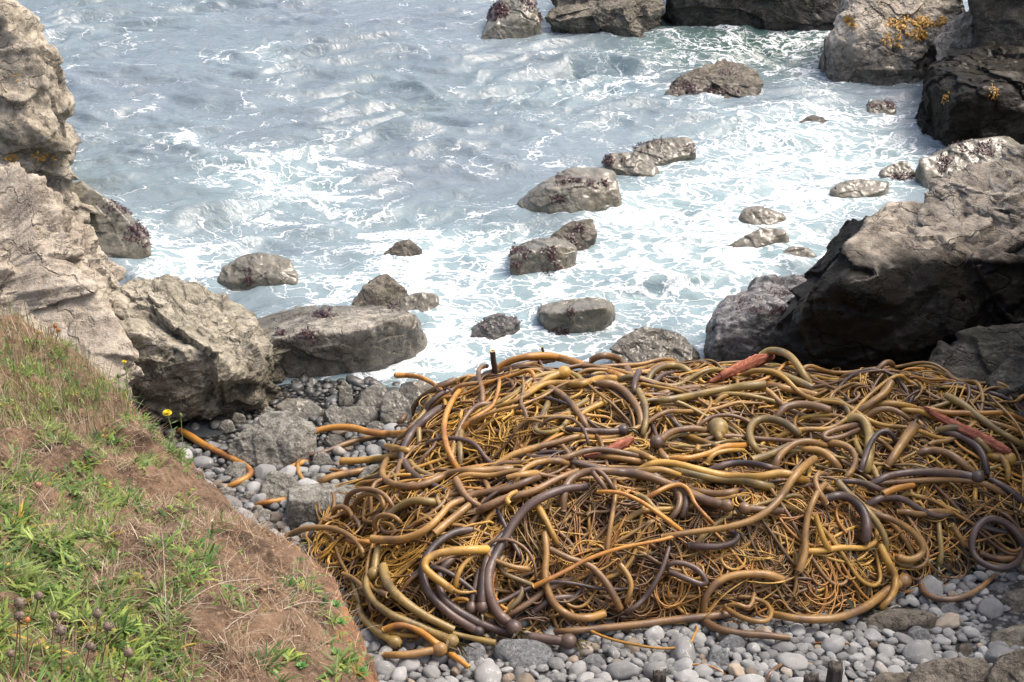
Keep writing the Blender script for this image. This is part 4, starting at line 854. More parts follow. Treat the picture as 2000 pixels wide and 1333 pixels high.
S('t', 8, 'tan stipe looped outward at the right of the dark crook', [(1699, 1003), (1740, 1014), (1778, 1036), (1802, 1066), (1798, 1085), (1775, 1094), (1752, 1088)], .10, arch=.03)
S('y', 7, 'yellow tan stipe lying under the dark crook', [(1560, 1078), (1600, 1076), (1645, 1070), (1690, 1070), (1712, 1055), (1710, 1030)], .07)
S('y', 7, 'fat pale yellow stipe hanging in the right middle', [(1592, 1003), (1600, 1030), (1610, 1058), (1620, 1075)], .11, 'a')
S('d', 9, 'long dark stipe with a bulb at the right of the heap', [(1700, 948), (1730, 932), (1770, 924), (1820, 922), (1870, 926), (1898, 931)], .10, bulb=(1912, 932, 12), tuft=False)
S('b', 7, 'reddish brown stipe running right under the dark bulbed one', [(1690, 946), (1775, 940), (1850, 937), (1912, 942), (1962, 965)], .08)
S('d', 8, 'dark stipe dipping in an S at the right of the heap', [(1690, 990), (1722, 973), (1762, 975), (1800, 997), (1832, 1008), (1860, 1002)], .09)
S('d', 7, 'dark stipe slanting right from the middle crest', [(1640, 940), (1680, 942), (1715, 955), (1735, 965)], .09)
S('o', 8, 'short amber stipe with a cut end near the dark bulbed one', [(1722, 967), (1750, 955), (1786, 948)], .11, 'a')
S('t', 8, 'golden tan stipe bowed down to the pebbles at the right', [(1750, 1000), (1775, 1000), (1790, 1005), (1820, 1000), (1860, 1002)], .08)
S('y', 6, 'yellow stub standing up with an open end at the right', [(1903, 985), (1904, 970), (1905, 953)], .04, 'z')
S('g', 7, 'olive stipe hanging over bleached rags at the right', [(1832, 1015), (1836, 1050), (1838, 1085), (1832, 1108)], .06)
S('t', 7, 'short tan stipe with an open end above the bleached rags', [(1857, 1024), (1872, 1045), (1885, 1070)], .07, 'a')
S('d', 8, 'dark stipe crossing to the right edge', [(1930, 935), (1960, 950), (1985, 968), (1999, 985)], .06)
S('y', 8, 'yellow stipe arched at the right edge by the red wood', [(1930, 892), (1945, 888), (1962, 900), (1970, 925), (1966, 940)], .06)
S('y', (6, 9), 'pale yellow stipe swelling to a bulb at the right edge', [(1925, 890), (1945, 893)], .06, bulb=(1973, 897, 12), tuft=False)
# upper right
S('t', 8, 'tan stipe curving round the crown of the right hump', [(1612, 866), (1640, 867), (1662, 878), (1672, 897), (1665, 918), (1650, 935)], .09)
S('g', (9, 13), 'thick olive stipe hooked over and widening downward on the right hump', [(1652, 822), (1672, 814), (1688, 822), (1698, 848), (1698, 880), (1690, 922)], .09)
S('d', 7, 'dark brown stipe arched beside the widening olive one', [(1680, 922), (1690, 895), (1703, 862), (1722, 843), (1740, 846), (1751, 866)], .11)
S('t', (9, 12), 'broad tan stipe flaring to a ragged top on the right hump', [(1732, 912), (1750, 885), (1770, 855), (1790, 828)], .10, 'z')
S('b', 7, 'brown stipe in a flat loop left of the widening olive one', [(1678, 830), (1655, 834), (1625, 842), (1607, 852), (1612, 859), (1645, 853), (1680, 838)], .09)
S('b', 9, 'dark brown stipe arched at the foot of the great boulder', [(1516, 818), (1530, 798), (1560, 790), (1595, 794), (1622, 802)], .09)
S('b', 7, 'purple brown stipe arched over the yellow ones on the right hump', [(1691, 815), (1712, 802), (1737, 799), (1760, 808), (1778, 822)], .09)
S('t', 9, 'ochre stipe standing out of the tangle on the right hump', [(1672, 806), (1705, 785), (1730, 766), (1741, 745)], .09)
S('y', 8, 'fat yellow stipe lying under the right hump tangle', [(1710, 790), (1750, 789), (1790, 797)], .06)
S('y', 7, 'yellow stipe below the fat one on the right hump', [(1758, 800), (1800, 805), (1828, 818)], .06)
S('g', 8, 'olive stipe bowed right across the right hump', [(1828, 842), (1870, 835), (1900, 850), (1922, 870), (1937, 888)], .08)
S('d', 8, 'dark purple stipe bowed beside the olive one at the right', [(1830, 845), (1868, 849), (1905, 870), (1922, 895), (1928, 928)], .08)
S('g', 8, 'long ochre stipe slanting down the far right of the heap', [(1845, 772), (1880, 790), (1912, 815), (1950, 842), (1975, 856), (2005, 874)], .07)
S('b', 9, 'brown stipe bowed below the broad flaring one', [(1785, 888), (1815, 880), (1850, 885), (1880, 905), (1900, 925)], .07)
S('g', 9, 'smooth olive stipe arching up against the great boulder', [(1486, 698), (1500, 687), (1520, 686), (1542, 695), (1560, 716), (1578, 745), (1592, 756)], .05, arch=.04)
S('g', 9, 'long olive brown stipe running to the foot of the great boulder', [(1450, 728), (1500, 726), (1550, 742), (1600, 765)], .05)
S('t', 9, 'pale tan stipe under the olive one at the foot of the great boulder', [(1495, 751), (1550, 762), (1605, 774)], .04)
S('g', 9, 'olive stipe cut square lying up to the right behind the golden curls', [(1262, 786), (1325, 778), (1375, 768), (1437, 757), (1498, 751)], .08, 'z')
S('b', 8, 'brown stipe behind the square cut olive one', [(1275, 776), (1325, 762), (1362, 757), (1412, 757)], .05)
S('g', 8, 'olive stipe arched near the crest behind the fallen amber one', [(1263, 755), (1272, 730), (1298, 715), (1330, 717), (1352, 732)], .06)
S('d', 7, 'dark purple stipe arched inside the olive crest arch', [(1272, 772), (1280, 745), (1300, 730), (1330, 730)], .05)
S('b', 9, 'brown stipe hooped over the top edge of the heap', [(1152, 706), (1170, 696), (1198, 697), (1222, 716), (1232, 738)], .08)
S('b', 9, 'brown olive stipe bowed down the middle of the heap from the crest', [(1160, 752), (1195, 750), (1225, 770), (1245, 797), (1252, 822), (1248, 845)], .09)
S('d', 7, 'short purple stipe propped upright near the crest', [(1238, 772), (1240, 748), (1248, 725)], .10)
S('g', 8, 'dull olive stipe bowed beside the propped purple one', [(1246, 762), (1260, 792), (1261, 828), (1254, 852)], .09)
S('b', 8, 'brown stipe bowed left to a heavy dark bulb in the middle', [(1385, 842), (1350, 837), (1312, 844), (1295, 856)], .09, bulb=(1281, 866, 13), tuft=False)
S('b', (6, 9), 'short thick brown stipe leaning under the heavy dark bulb', [(1288, 878), (1296, 890), (1308, 902)], .07)
S('g', (8, 10), 'short stipe topped by a big pale olive bulb', [(1406, 860), (1403, 850)], .07, bulb=(1402, 836, 19), tuft=False)
S('b', 5, 'purple brown stipe arched thin over the pale olive bulb', [(1360, 838), (1382, 818), (1420, 811), (1455, 820), (1480, 838)], .08)
S('g', 9, 'olive stipe in a tall hoop right of the pale bulb', [(1486, 888), (1470, 868), (1464, 842), (1474, 824), (1500, 818), (1535, 828), (1562, 850)], .10)
S('y', 7, 'yellow stipe lying left of the pale bulb', [(1340, 851), (1370, 862), (1400, 872), (1430, 878)], .07)
S('o', 7, 'golden stipe running right under the pale bulb', [(1308, 896), (1345, 895), (1387, 885), (1412, 873), (1457, 871)], .09)
S('y', 6, 'golden stipe curved in parallel below the pale bulb', [(1380, 908), (1393, 888), (1425, 880), (1455, 880)], .09)
S('y', 6, 'yellow stub with an open end below the pale bulb', [(1360, 885), (1364, 872)], .09, 'z')
S('t', 8, 'golden olive stipe bowed to the right of the hoop', [(1514, 914), (1522, 892), (1550, 868), (1580, 862), (1615, 872)], .10)
S('t', 8, 'tan stipe bowed under the golden olive one', [(1555, 877), (1600, 880), (1625, 897), (1640, 918)], .08)
S('g', 9, 'olive stipe with an open cut end pointing left under the hoop', [(1465, 900), (1500, 890), (1545, 868)], .08, 'a')
S('y', 9, 'long yellow stipe winding right across the middle', [(1243, 922), (1275, 906), (1312, 905), (1362, 917), (1412, 929), (1475, 932), (1530, 925), (1578, 942)], .10)
S('y', 8, 'short bright yellow stipe lying beside the long winding one', [(1243, 924), (1287, 917), (1330, 929)], .11)
S('g', 10, 'broad olive stipe under the long winding yellow one', [(1290, 912), (1350, 925), (1400, 935), (1462, 942), (1510, 953)], .08)
S('d', 8, 'dark purple stipe lying over the right end of the yellow ones', [(1384, 921), (1420, 907), (1462, 905), (1500, 912), (1528, 920)], .11)
S('o', (6, 4), 'golden stipe hooked over and tapering in the front middle', [(1262, 974), (1300, 953), (1328, 947), (1345, 958), (1357, 984), (1374, 1003), (1395, 1025)], .13)
S('g', 6, 'olive stipe slanting down beside the golden hook', [(1243, 967), (1262, 974), (1282, 998), (1312, 1020)], .12)
S('o', 5, 'orange stipe in a long bow from the arch to the front middle', [(1165, 960), (1210, 963), (1250, 979), (1287, 1004), (1332, 1038)], .12)
S('o', 5, 'golden stipe crossing the front middle from lower left to upper right', [(1040, 1147), (1100, 1118), (1150, 1092), (1212, 1071), (1287, 1056), (1335, 1043)], .14)
S('b', 8, 'brown olive stipe sliding down to the front edge', [(1072, 1072), (1110, 1090), (1150, 1104), (1175, 1127), (1196, 1158), (1212, 1192)], .12)
S('t', 7, 'tan stipe bowed at the front middle', [(1208, 1100), (1226, 1123), (1233, 1147), (1222, 1180)], .12)
S('d', 6, 'dark slender stipe slanting down to the front edge in the middle', [(1308, 1064), (1296, 1105), (1276, 1145), (1250, 1178), (1222, 1198)], .13)
S('b', 8, 'brown stipe bent down at the right of the long arch', [(1316, 952), (1328, 970), (1324, 995), (1308, 1016)], .11)
S('b', 8, 'brown stipe with a torn tip lying below the long arch', [(1340, 955), (1400, 965), (1450, 958)], .06)
S('d', 8, 'dark hooked stipe lying right of the front middle', [(1345, 1066), (1400, 1068), (1435, 1058), (1442, 1045), (1425, 1038)], .09)
S('b', 9, 'brown stipe with a bulb lying in the middle right', [(1530, 998), (1490, 996), (1465, 994)], .10, bulb=(1452, 993, 11), tuft=False)
S('g', 9, 'green grey stipe lying under the long arch', [(1345, 962), (1385, 978), (1415, 990)], .07)
S('d', 8, 'dull dark stipe in a narrow bend behind the golden hook', [(1290, 950), (1315, 943), (1335, 955), (1340, 985), (1330, 1010)], .09)
S('b', 9, 'brown stipe in the middle left running under the crossing dark one', [(930, 1000), (985, 975), (1040, 960), (1090, 935), (1130, 920)], .07)
S('b', 8, 'purple brown stipe along the shadowed gap', [(875, 985), (930, 965), (990, 955), (1035, 938), (1060, 930)], .06)
S('b', 8, 'brown stipe in the shadowed gap with a bend', [(890, 935), (900, 955), (915, 975), (940, 990)], .07)
S('y', 6, 'pale hooked stub with an open end left of the great dark stipe', [(1010, 960), (995, 968), (990, 978), (996, 985)], .11, 'z')
S('t', 8, 'stub with a hollow cut end in the shadowed gap', [(1050, 925), (1015, 928), (988, 934)], .07, 'z')
S('t', 7, 'tan stipe bowed up over the shadowed gap', [(1005, 945), (1020, 920), (1045, 905), (1080, 900), (1110, 905)], .08)
S('b', 7, 'dull brown stipe running right from the short upright stub', [(1090, 900), (1130, 885), (1170, 878), (1220, 885), (1262, 895)], .09)
S('t', 7, 'tan stipe under the dull brown one', [(1160, 890), (1200, 893), (1240, 900), (1262, 905)], .08)
S('y', 8, 'flat yellow green stipe with a cut end near the red wood', [(1228, 878), (1255, 888), (1285, 902)], .10, 'a')
S('g', 7, 'pale short stub standing by the red wood', [(1186, 895), (1185, 882), (1184, 873)], .07, 'z')

# ---- the rest of the stipes one can make out between these: random courses over the heap
def inside(x, y): return bil(MD, x, y)
def walk(x, y, th, L, step=.025, curl=1.0, r7=None, w=.06):
    n = max(6, int(L / step)); X = np.empty((n, 2)); k = r7.normal() * curl
    for i in range(n):
        X[i] = x, y; k += r7.normal() * curl * .35 - k * .06; th += k * step * 2.2
        nx, ny = x + math.cos(th) * step, y + math.sin(th) * step * .8
        if inside(np.array([nx]), np.array([ny]))[0] < w:           # turn back toward the middle of the heap
            a = math.atan2(6.3 - y, 1.0 - x); dth = (a - th + math.pi) % (2 * math.pi) - math.pi; th += .35 * np.sign(dth)
            nx, ny = x + math.cos(th) * step, y + math.sin(th) * step * .8
        x, y = nx, ny
    return X
r8 = np.random.default_rng(21)
KW = {'y': 'yellow', 't': 'tan', 'o': 'amber', 'b': 'brown', 'd': 'dark purple', 'g': 'olive'}
nfill = 0; tries = 0
while nfill < 118 and tries < 3000:
    tries += 1
    x, y = r8.uniform(-1.5, 3.3), r8.uniform(5.1, 7.5)
    if inside(np.array([x]), np.array([y]))[0] < .10: continue
    X = walk(x, y, r8.normal() * .6 + (0 if r8.random() < .7 else 1.4), r8.uniform(.6, 1.9), curl=r8.uniform(.4, 1.6), r7=r8)
    n = len(X); s = np.linspace(0, 1, n); up = r8.uniform(.015, .07)
    z = bil(MF, X[:, 0], X[:, 1]); z = np.maximum(smooth1(z, 4), z - .01)
    rr = r8.uniform(.008, .0175) * (1 - .4 * s); z = z + up + rr * .6 - .05 * sstep(.1, 0, s) - .05 * sstep(.9, 1, s) + .012 * np.sin(s * r8.uniform(6, 16))
    C = np.stack([X[:, 0], X[:, 1], z], 1); C = catmull(C, n * 2); C = np.stack([smooth1(C[:, k], 3) for k in range(3)], 1)
    kind = r8.choice(list('ytobdg'), p=[.12, .26, .10, .22, .15, .15]); cut = 'z' if r8.random() < .3 else ''
    V, Q, T, K = tube(C, np.interp(np.linspace(0, 1, len(C)), s, rr), 9, False, bool(cut))
    nn_ = len(C) * 9
    mi = np.concatenate([np.zeros(len(Q)), np.array([2 if (f >= nn_).sum() == 3 else 0 for f in T]), np.ones(len(K))])
    o = stipe_obj('kelp_stipe', V, Q, T, K, nn_, kind)
    zone = 'left' if C[:, 0].mean() < -.1 else ('right' if C[:, 0].mean() > 1.7 else 'middle')
    tag(o, f'{KW[kind]} kelp stipe half buried under others in the {zone} part of the heap', 'kelp', f'half buried {KW[kind]} stipes, {zone} part of the heap')
    nfill += 1

# ---- matted thin strands and the dense core of the heap, uncountable
m = MB(); r9 = np.random.default_rng(33)
core_idx = np.nonzero((MD > -.03).ravel())[0]; sub = np.zeros(MD.shape, bool); sub[::2, ::2] = True
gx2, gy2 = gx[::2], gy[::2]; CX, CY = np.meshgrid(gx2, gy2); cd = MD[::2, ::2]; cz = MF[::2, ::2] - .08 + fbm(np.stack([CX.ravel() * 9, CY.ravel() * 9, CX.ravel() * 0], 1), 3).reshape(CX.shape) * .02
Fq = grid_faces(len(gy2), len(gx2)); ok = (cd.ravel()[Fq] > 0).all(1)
m.add(np.stack([CX.ravel(), CY.ravel(), cz.ravel()], 1), [Fq[ok]], tint=(.045, .035, .035))  # near-black core tint paints the shade seen in gaps between strands
COL = {'g': (1.05, 1.08, .8), 'r': (.82, .68, .55), 'b': (.40, .36, .40), 'k': (.26, .27, .36), 's': (.62, .72, .9), 'y': (1.15, 1.15, .7), 'l': (1.2, 1.12, 1.15)}
PATCH = [(1010, 850, 170, 95, 330, 'gggby'), (880, 850, 75, 75, 150, 'gggy'), (950, 745, 110, 35, 90, 'ggb'), (1370, 800, 120, 42, 330, 'ggg'), (700, 885, 65, 26, 120, 'gg'), (645, 1080, 75, 42, 190, 'ggy'),
         (790, 1090, 60, 60, 150, 'ggb'), (965, 1010, 60, 32, 80, 'gy'), (1240, 1020, 130, 75, 300, 'grbks'), (1400, 1110, 140, 75, 420, 'rrgbks'), (1570, 1150, 150, 55, 380, 'rrgbk'), (1680, 1130, 75, 50, 160, 'rbgk'),
         (1750, 775, 115, 38, 240, 'ggb'), (1800, 850, 130, 50, 240, 'gbg'), (1840, 970, 150, 60, 260, 'rrgbk'), (1150, 900, 90, 24, 90, 'gg'), (1440, 957, 160, 22, 130, 'rg'), (1160, 1120, 130, 80, 260, 'rgbks'),
         (1100, 760, 90, 40, 110, 'ggb'), (1500, 860, 160, 60, 140, 'bg'), (1930, 900, 70, 50, 110, 'gb'), (1250, 1180, 220, 30, 200, 'rbk'), (1560, 1000, 160, 60, 180, 'rgbk'), (950, 1100, 110, 80, 120, 'bg'),
         (1400, 730, 160, 25, 90, 'gb'), (800, 980, 90, 35, 90, 'gb'), (1300, 930, 400, 200, 260, 'gbrk'), (1750, 1050, 140, 60, 200, 'bgr')]
for (px, py, rx, ry, n, cols) in PATCH:
    a = r9.normal(size=n) * .55; b = r9.normal(size=n) * .55
    PX = px + a * rx; PY = py + b * ry; Y = on_heap(PX, PY, np.full(n, .02)); P = on_y(PX, PY, Y)
    bias = r9.uniform(-.5, .5)
    for k in range(int(n * .5)):
        x, y = P[k, 0], P[k, 1]
        if inside(np.array([x]), np.array([y]))[0] < .03: continue
        loose = r9.random() < .58
        Ls = r9.uniform(.25, .8) * (1.2 if not loose else 1); ns = int(max(10, Ls / .02)); curl = r9.uniform(4, 17) if loose else r9.uniform(.5, 3.5)
        th = r9.uniform(0, 2 * math.pi) if loose else bias + r9.normal() * .5 + math.pi * r9.integers(2)
        kk = r9.choice([-1, 1]) * curl + smooth1(r9.normal(size=ns), 6) * curl * 3.0; ang = th + np.cumsum(np.clip(kk, -26, 26)) * .02
        X = x + np.cumsum(np.cos(ang)) * .02; Yv = y + np.cumsum(np.sin(ang)) * .02 * .9
        if bil(MD, X, Yv).min() < -.07: continue
        z0 = smooth1(bil(MF, X, Yv), 3); s = np.linspace(0, 1, ns); lift = r9.uniform(-.05, .05)
        rad = r9.choice([.0032, .0046, .0064, .0084], p=[.27, .36, .24, .13]); cc = np.array(COL[cols[r9.integers(len(cols))]])
        nxy = np.stack([-np.sin(ang), np.cos(ang)], 1)
        for b in range(int(r9.choice([1, 2, 3, 5], p=[.4, .25, .2, .15])) if rad < .006 else 1):
            off = (b * 2.3 * rad * r9.uniform(.7, 1.4) * r9.choice([-1, 1])) * (1 + .8 * np.sin(s * r9.uniform(2, 5) + r9.uniform(0, 6)))
            z = z0 + lift + r9.uniform(-.006, .008) + .010 * np.sin(s * r9.uniform(2, 9) + r9.uniform(0, 6)) - .035 * sstep(.12, 0, s) - .035 * sstep(.88, 1, s)
            i0 = r9.integers(0, max(1, ns // 5)); i1 = ns - r9.integers(0, max(1, ns // 5)); sl = slice(i0, i1)
            rr = rad * (1 - .45 * s[sl] ** 2)
            V, Q, T, K = tube(np.stack([X + nxy[:, 0] * off, Yv + nxy[:, 1] * off, z], 1)[sl], rr, 6)
            m.add(V, [Q, T], tint=cc * r9.uniform(.8, 1.12))
MCOL = [(1.0, .95, .7), (.85, .95, .75), (.62, .62, .6), (.62, .6, .6), (.42, .4, .5), (.28, .26, .42), (.8, .85, .75), (.7, .62, .5)]
for k in range(1150):
    x, y = r9.uniform(-1.5, 3.3), r9.uniform(5.1, 7.5)
    if inside(np.array([x]), np.array([y]))[0] < .08: continue
    X = walk(x, y, 1.1 * math.sin(x * 2.3 + y * 1.9) + r9.normal() * .35 + (0 if r9.random() < .8 else 1.5), r9.uniform(.35, 1.2), curl=r9.uniform(.3, 2.2), r7=r9, w=.04); n = len(X); s = np.linspace(0, 1, n)
    z = smooth1(bil(MF, X[:, 0], X[:, 1]), 4) + r9.uniform(-.03, .055) - .05 * sstep(.12, 0, s) - .05 * sstep(.88, 1, s)
    C = catmull(np.stack([X[:, 0], X[:, 1], z], 1), n * 2); C = np.stack([smooth1(C[:, a], 3) for a in range(3)], 1)
    V, Q, T, K = tube(C, r9.uniform(.0060, .0122) * (1 - .3 * np.linspace(0, 1, len(C))), 8)
    m.add(V, [Q, T], tint=np.array(MCOL[r9.integers(8)]) * r9.uniform(.8, 1.1))
# bleached torn rags of frond
for (px, py, rx, ry, n) in [(1850, 1085, 60, 35, 90), (1650, 1050, 45, 30, 50), (1260, 1000, 60, 30, 40), (1690, 1180, 40, 20, 40), (1420, 1010, 20, 20, 25), (1215, 850, 30, 20, 14), (1810, 910, 25, 14, 20), (1880, 1000, 50, 30, 30), (800, 1010, 40, 30, 16)]:
    PX = px + r9.normal(size=n) * .5 * rx; PY = py + r9.normal(size=n) * .5 * ry; Y = on_heap(PX, PY, np.full(n, .01)); P = on_y(PX, PY, Y)
    for k in range(n):
        L = r9.uniform(.04, .14); v = r9.normal(size=3); v[2] = -abs(v[2]) * .6; v /= np.linalg.norm(v); w = np.cross(v, r9.normal(size=3)); w /= np.linalg.norm(w)
        s = np.linspace(0, 1, 6)[:, None]; C = P[k] + v * s * L + w * np.sin(s * 5 + k) * .012; ww = r9.uniform(.004, .013) * (1 - .6 * s)
        i = np.arange(5); m.add(np.concatenate([C - w * ww, C + w * ww]), [np.stack([i, i + 1, i + 7, i + 6], 1)], tint=np.array([.34, .62, 1.7]) * r9.uniform(.3, .9))
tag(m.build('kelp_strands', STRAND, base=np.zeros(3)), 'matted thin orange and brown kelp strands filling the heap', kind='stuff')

# ---------------------------------------------------------------- driftwood
t = NT('red_driftwood'); co = t.coord('Object', (1, 1, 1)); n_ = t.noise(t.coord('Object', (6, 6, 40)), 3, 6, .65)
RWOOD = t.out(t.mix(t.map(n_, .35, .65), (.19, .05, .03), (.40, .15, .085)), .7, t.bump(n_, .7, .02), .3)
t = NT('old_dark_timber'); n_ = t.noise(t.coord('Object', (30, 30, 3)), 2, 6, .65)
DWOOD = t.out(t.mix(t.map(n_, .35, .65), (.022, .018, .015), (.10, .085, .07)), .8, t.bump(n_, .8, .02), .3)
def driftwood(label, px, py, lift, r_px, mat, lift2=None, seed=0, flat=.6, group='reddish driftwood in the kelp', name='driftwood', cat='driftwood'):
    r_ = np.random.default_rng(seed); n = 40; s = np.linspace(0, 1, n)
    P2 = catmull(np.stack([px, py], 1), n); Y = smooth1(on_heap(P2[:, 0], P2[:, 1], np.full(n, lift)), 8); C = on_y(P2[:, 0], P2[:, 1], Y)
    rr = np.interp(s, np.linspace(0, 1, len(r_px)), r_px) * ((C - CAM) @ FWD) / F
    V, Q, T, K = tube(C, rr, 18, False, False, flat)
    d = V - C[np.minimum(np.arange(len(V)) // 18, n - 1)]; lenr = np.arange(len(V)) % 18
    V = V + d * (.16 * np.sin(lenr * 2.6 + seed) + .25 * pn(V * 18 + seed) + .2 * pn(np.stack([lenr * .7, V[:, 0] * 4, V[:, 1] * 4], 1)))[:, None]
    return tag(obj(name, V, [Q, T], mat, smooth=False), label, cat, group)
driftwood('split slab of red driftwood leaning on the kelp crest by the great boulder', [1405, 1440, 1475, 1511], [738, 722, 708, 697], .085, [8, 14, 13, 6], RWOOD, seed=1)
driftwood('long thin pink driftwood pole sloping down the right of the heap', [1812, 1840, 1880, 1930, 1970], [800, 818, 838, 862, 885], .10, [4, 9, 9, 10, 8], RWOOD, seed=2, flat=1)
driftwood('broken red driftwood lump in the middle of the kelp', [1175, 1195, 1215, 1236], [888, 879, 870, 858], .07, [5, 12, 13, 7], RWOOD, seed=3)
driftwood('pale sliver of red wood beside the broken lump', [1140, 1165, 1190], [892, 890, 884], .06, [3, 8, 5], RWOOD, seed=4)
def post(label, px, py_top, py_bot, wpx, seed):
    g = on_ground(float(px), float(py_bot)); y = g[1]; top = on_y(float(px), float(py_top), y); dep = (g - CAM) @ FWD; w = wpx * dep / F / 2
    r_ = np.random.default_rng(seed); V = []; nz = 14; ns = 20
    for i, z in enumerate(np.linspace(g[2] - .1, top[2], nz)):
        for k in range(ns):
            a = 2 * math.pi * k / ns; q_ = max(abs(math.cos(a)), abs(math.sin(a))) ** -1
            V.append([g[0] + w * q_ * math.cos(a) * .92, y + w * q_ * math.sin(a) * .7, z + (r_.uniform(-.014, .014) if i == nz - 1 else 0)])
    V = np.array(V); V[:, :2] += (pn(V * np.array([60, 60, 8])) * .006)[:, None]
    Q = np.array([[i * ns + k, i * ns + (k + 1) % ns, (i + 1) * ns + (k + 1) % ns, (i + 1) * ns + k] for i in range(nz - 1) for k in range(ns)])
    V = np.vstack([V, V[-ns:].mean(0) - [0, 0, .01]]); T = np.array([[(nz - 1) * ns + k, (nz - 1) * ns + (k + 1) % ns, nz * ns] for k in range(ns)])
    tag(obj('timber_post', V, [Q, T], DWOOD, smooth=False), label, 'post', 'old timber posts in the shingle')
post('split grey topped timber post standing in the shingle at the bottom edge', 1619, 1298, 1400, 30, 1)
post('low broken timber stump at the bottom edge left of the taller post', 1577, 1322, 1390, 30, 2)
post('dark timber stub at the bottom edge below the pale cobbles', 1284, 1314, 1395, 26, 3)
S('b', 5, 'bent brown twig of kelp lying on the front shingle', [(1495, 1335), (1502, 1318), (1520, 1302), (1537, 1292)], .03, group='loose kelp on the shingle')
S('o', (2.5, 2), 'thin orange strand of kelp bowed over the front pebbles', [(1328, 1307), (1350, 1299), (1382, 1300), (1405, 1310), (1420, 1322)], .03, group='loose kelp on the shingle')
S('o', (2, 1.5), 'thin tan strand of kelp on the shingle at the right', [(1590, 1256), (1625, 1255), (1655, 1256), (1665, 1262)], .03, group='loose kelp on the shingle')
# ---------------------------------------------------------------- shingle
def pebble_mat(name, cols, dark_z):
    t = NT(name); co = t.coord('Object'); wp = t.coord('World'); oi = t.n('ObjectInfo').outputs['Random']; tn = t.attr('tint', 'Color')
    off = t.vmath('ADD', wp, t.vmath('SCALE', (1, 1, 1), t.math('MULTIPLY', oi, 30)))
    n1 = t.noise(off, 22, 6, .6); n2 = t.noise(off, 140, 4, .7)
    c = t.mix(n1, cols[0], cols[1]); c = t.mix(t.map(oi, .9, .94), c, cols[2]); c = t.mix(1, c, t.mix(t.math('FRACT', t.math('MULTIPLY', oi, 7.3)), (.62, .62, .62), (1.3, 1.3, 1.28)), 'MULTIPLY')
    ev = t.voro(t.vmath('ADD', t.coord('World', (1, .4, 1.7)), t.vmath('SCALE', t.noise(off, 9, 3, out='Color'), .25)), 9, 'DISTANCE_TO_EDGE')
    c = t.mix(t.math('MULTIPLY', t.map(ev, 0, .02, .5, 0), t.map(n1, .48, .58)), c, (.58, .57, .55))
    c = t.mix(t.map(n2, .6, .75, 0, .35), c, (.07, .07, .065)); c = t.mix(1, c, tn, 'MULTIPLY')
    zz = t.math('ADD', t.sep(wp, 2), t.math('MULTIPLY', t.noise(wp, 3, 3), .06)); wet = t.map(zz, dark_z - .03, dark_z + .05, 1, 0)
    c = t.mix(wet, c, t.mix(1, c, (.36, .36, .35), 'MULTIPLY'))
    return t.out(c, t.math('MULTIPLY_ADD', wet, -.5, .78), t.bump(t.math('ADD', n1, t.math('MULTIPLY', n2, .35)), .4, .012), .4)
PEB = pebble_mat('grey_pebble', [(.155, .155, .15), (.30, .30, .292), (.24, .195, .145)], .14)
ra = np.random.default_rng(55)
def peb_shape(seed, n=4):
    U, T = ico(n); r_ = np.random.default_rng(seed); ax = np.array([1.0, r_.uniform(.66, .92), r_.uniform(.42, .68)])
    f = r_.normal(size=(11, 3)); f /= np.linalg.norm(f, axis=1)[:, None]; s = 1.0 ** 6 + 0 * U[:, 0]; p = 16
    for k in range(11): s = s + np.maximum(U @ f[k] / r_.uniform(.74, .99), 0) ** p
    V = U * (s ** (-1 / p))[:, None]; V = V * (1 + .06 * pn(U * 1.6 + seed))[:, None]
    return V * ax, T
# keep the field clear of the named stones, the heap and the bank
foot = []
for ob, V, U in ROCKS:
    if V[:, 1].min() < 7.6 and V[:, 2].min() < .6:
        lo = V[V[:, 2] < V[:, 2].min() + .6 * (V[:, 2].max() - V[:, 2].min())]; foot.append((lo[:, 0].min(), lo[:, 0].max(), lo[:, 1].min(), lo[:, 1].max()))
foot = np.array(foot)
def clear(x, y, r):
    c = .5 * (foot[:, 0] + foot[:, 1]); d = .5 * (foot[:, 2] + foot[:, 3]); a = .5 * (foot[:, 1] - foot[:, 0]) * .94; b = .5 * (foot[:, 3] - foot[:, 2]) * .94
    return (((x - c) / (a + r * .5)) ** 2 + ((y - d) / (b + r * .5)) ** 2 > 1).all()
pl = []; PA = np.zeros((0, 3))
sizes = np.sort(np.concatenate([ra.uniform(.045, .075, 60), ra.uniform(.028, .048, 190), ra.uniform(.018, .03, 800), ra.uniform(.010, .019, 2600)]))[::-1]
for r_ in sizes:
    for k in range(40 if r_ > .018 else 10):
        px, py = (ra.uniform(700, 2060), ra.uniform(1125, 1370)) if ra.random() < (.5 if r_ > .04 else .68) else (ra.uniform(330, 860), ra.uniform(745, 1060))
        if px < 690 and r_ < .022 and ra.random() < .75: continue
        P = on_ground(px, py); x, y = P[0], P[1]
        if bil(MD, x, y) > .10: continue
        if len(PA) and (np.hypot(PA[:, 0] - x, PA[:, 1] - y) < (PA[:, 2] + r_) * .80).any(): continue
        if not clear(x, y, r_) or (350 < px < 448 and 800 < py < 872): continue
        PA = np.vstack([PA, [x, y, r_]]); break
NV = len(PA)
for r_ in np.sort(ra.uniform(.018, .055, 2600))[::-1]:        # the beach beyond the edges of the photograph, gravel only
    for k in range(12):
        x, y = ra.uniform(-2.7, 4.2), ra.uniform(3.5, 7.7)
        px, py = (v_[0] for v_ in proj(np.array([[x, y, .2]])))
        if bil(MD, x, y) > .05 or (350 < px < 448 and 800 < py < 872): continue
        if (np.hypot(PA[:, 0] - x, PA[:, 1] - y) < (PA[:, 2] + r_) * .85).any() or not clear(x, y, r_): continue
        PA = np.vstack([PA, [x, y, r_]]); break
variants = [peb_shape(s) for s in range(14)]
vmesh = []
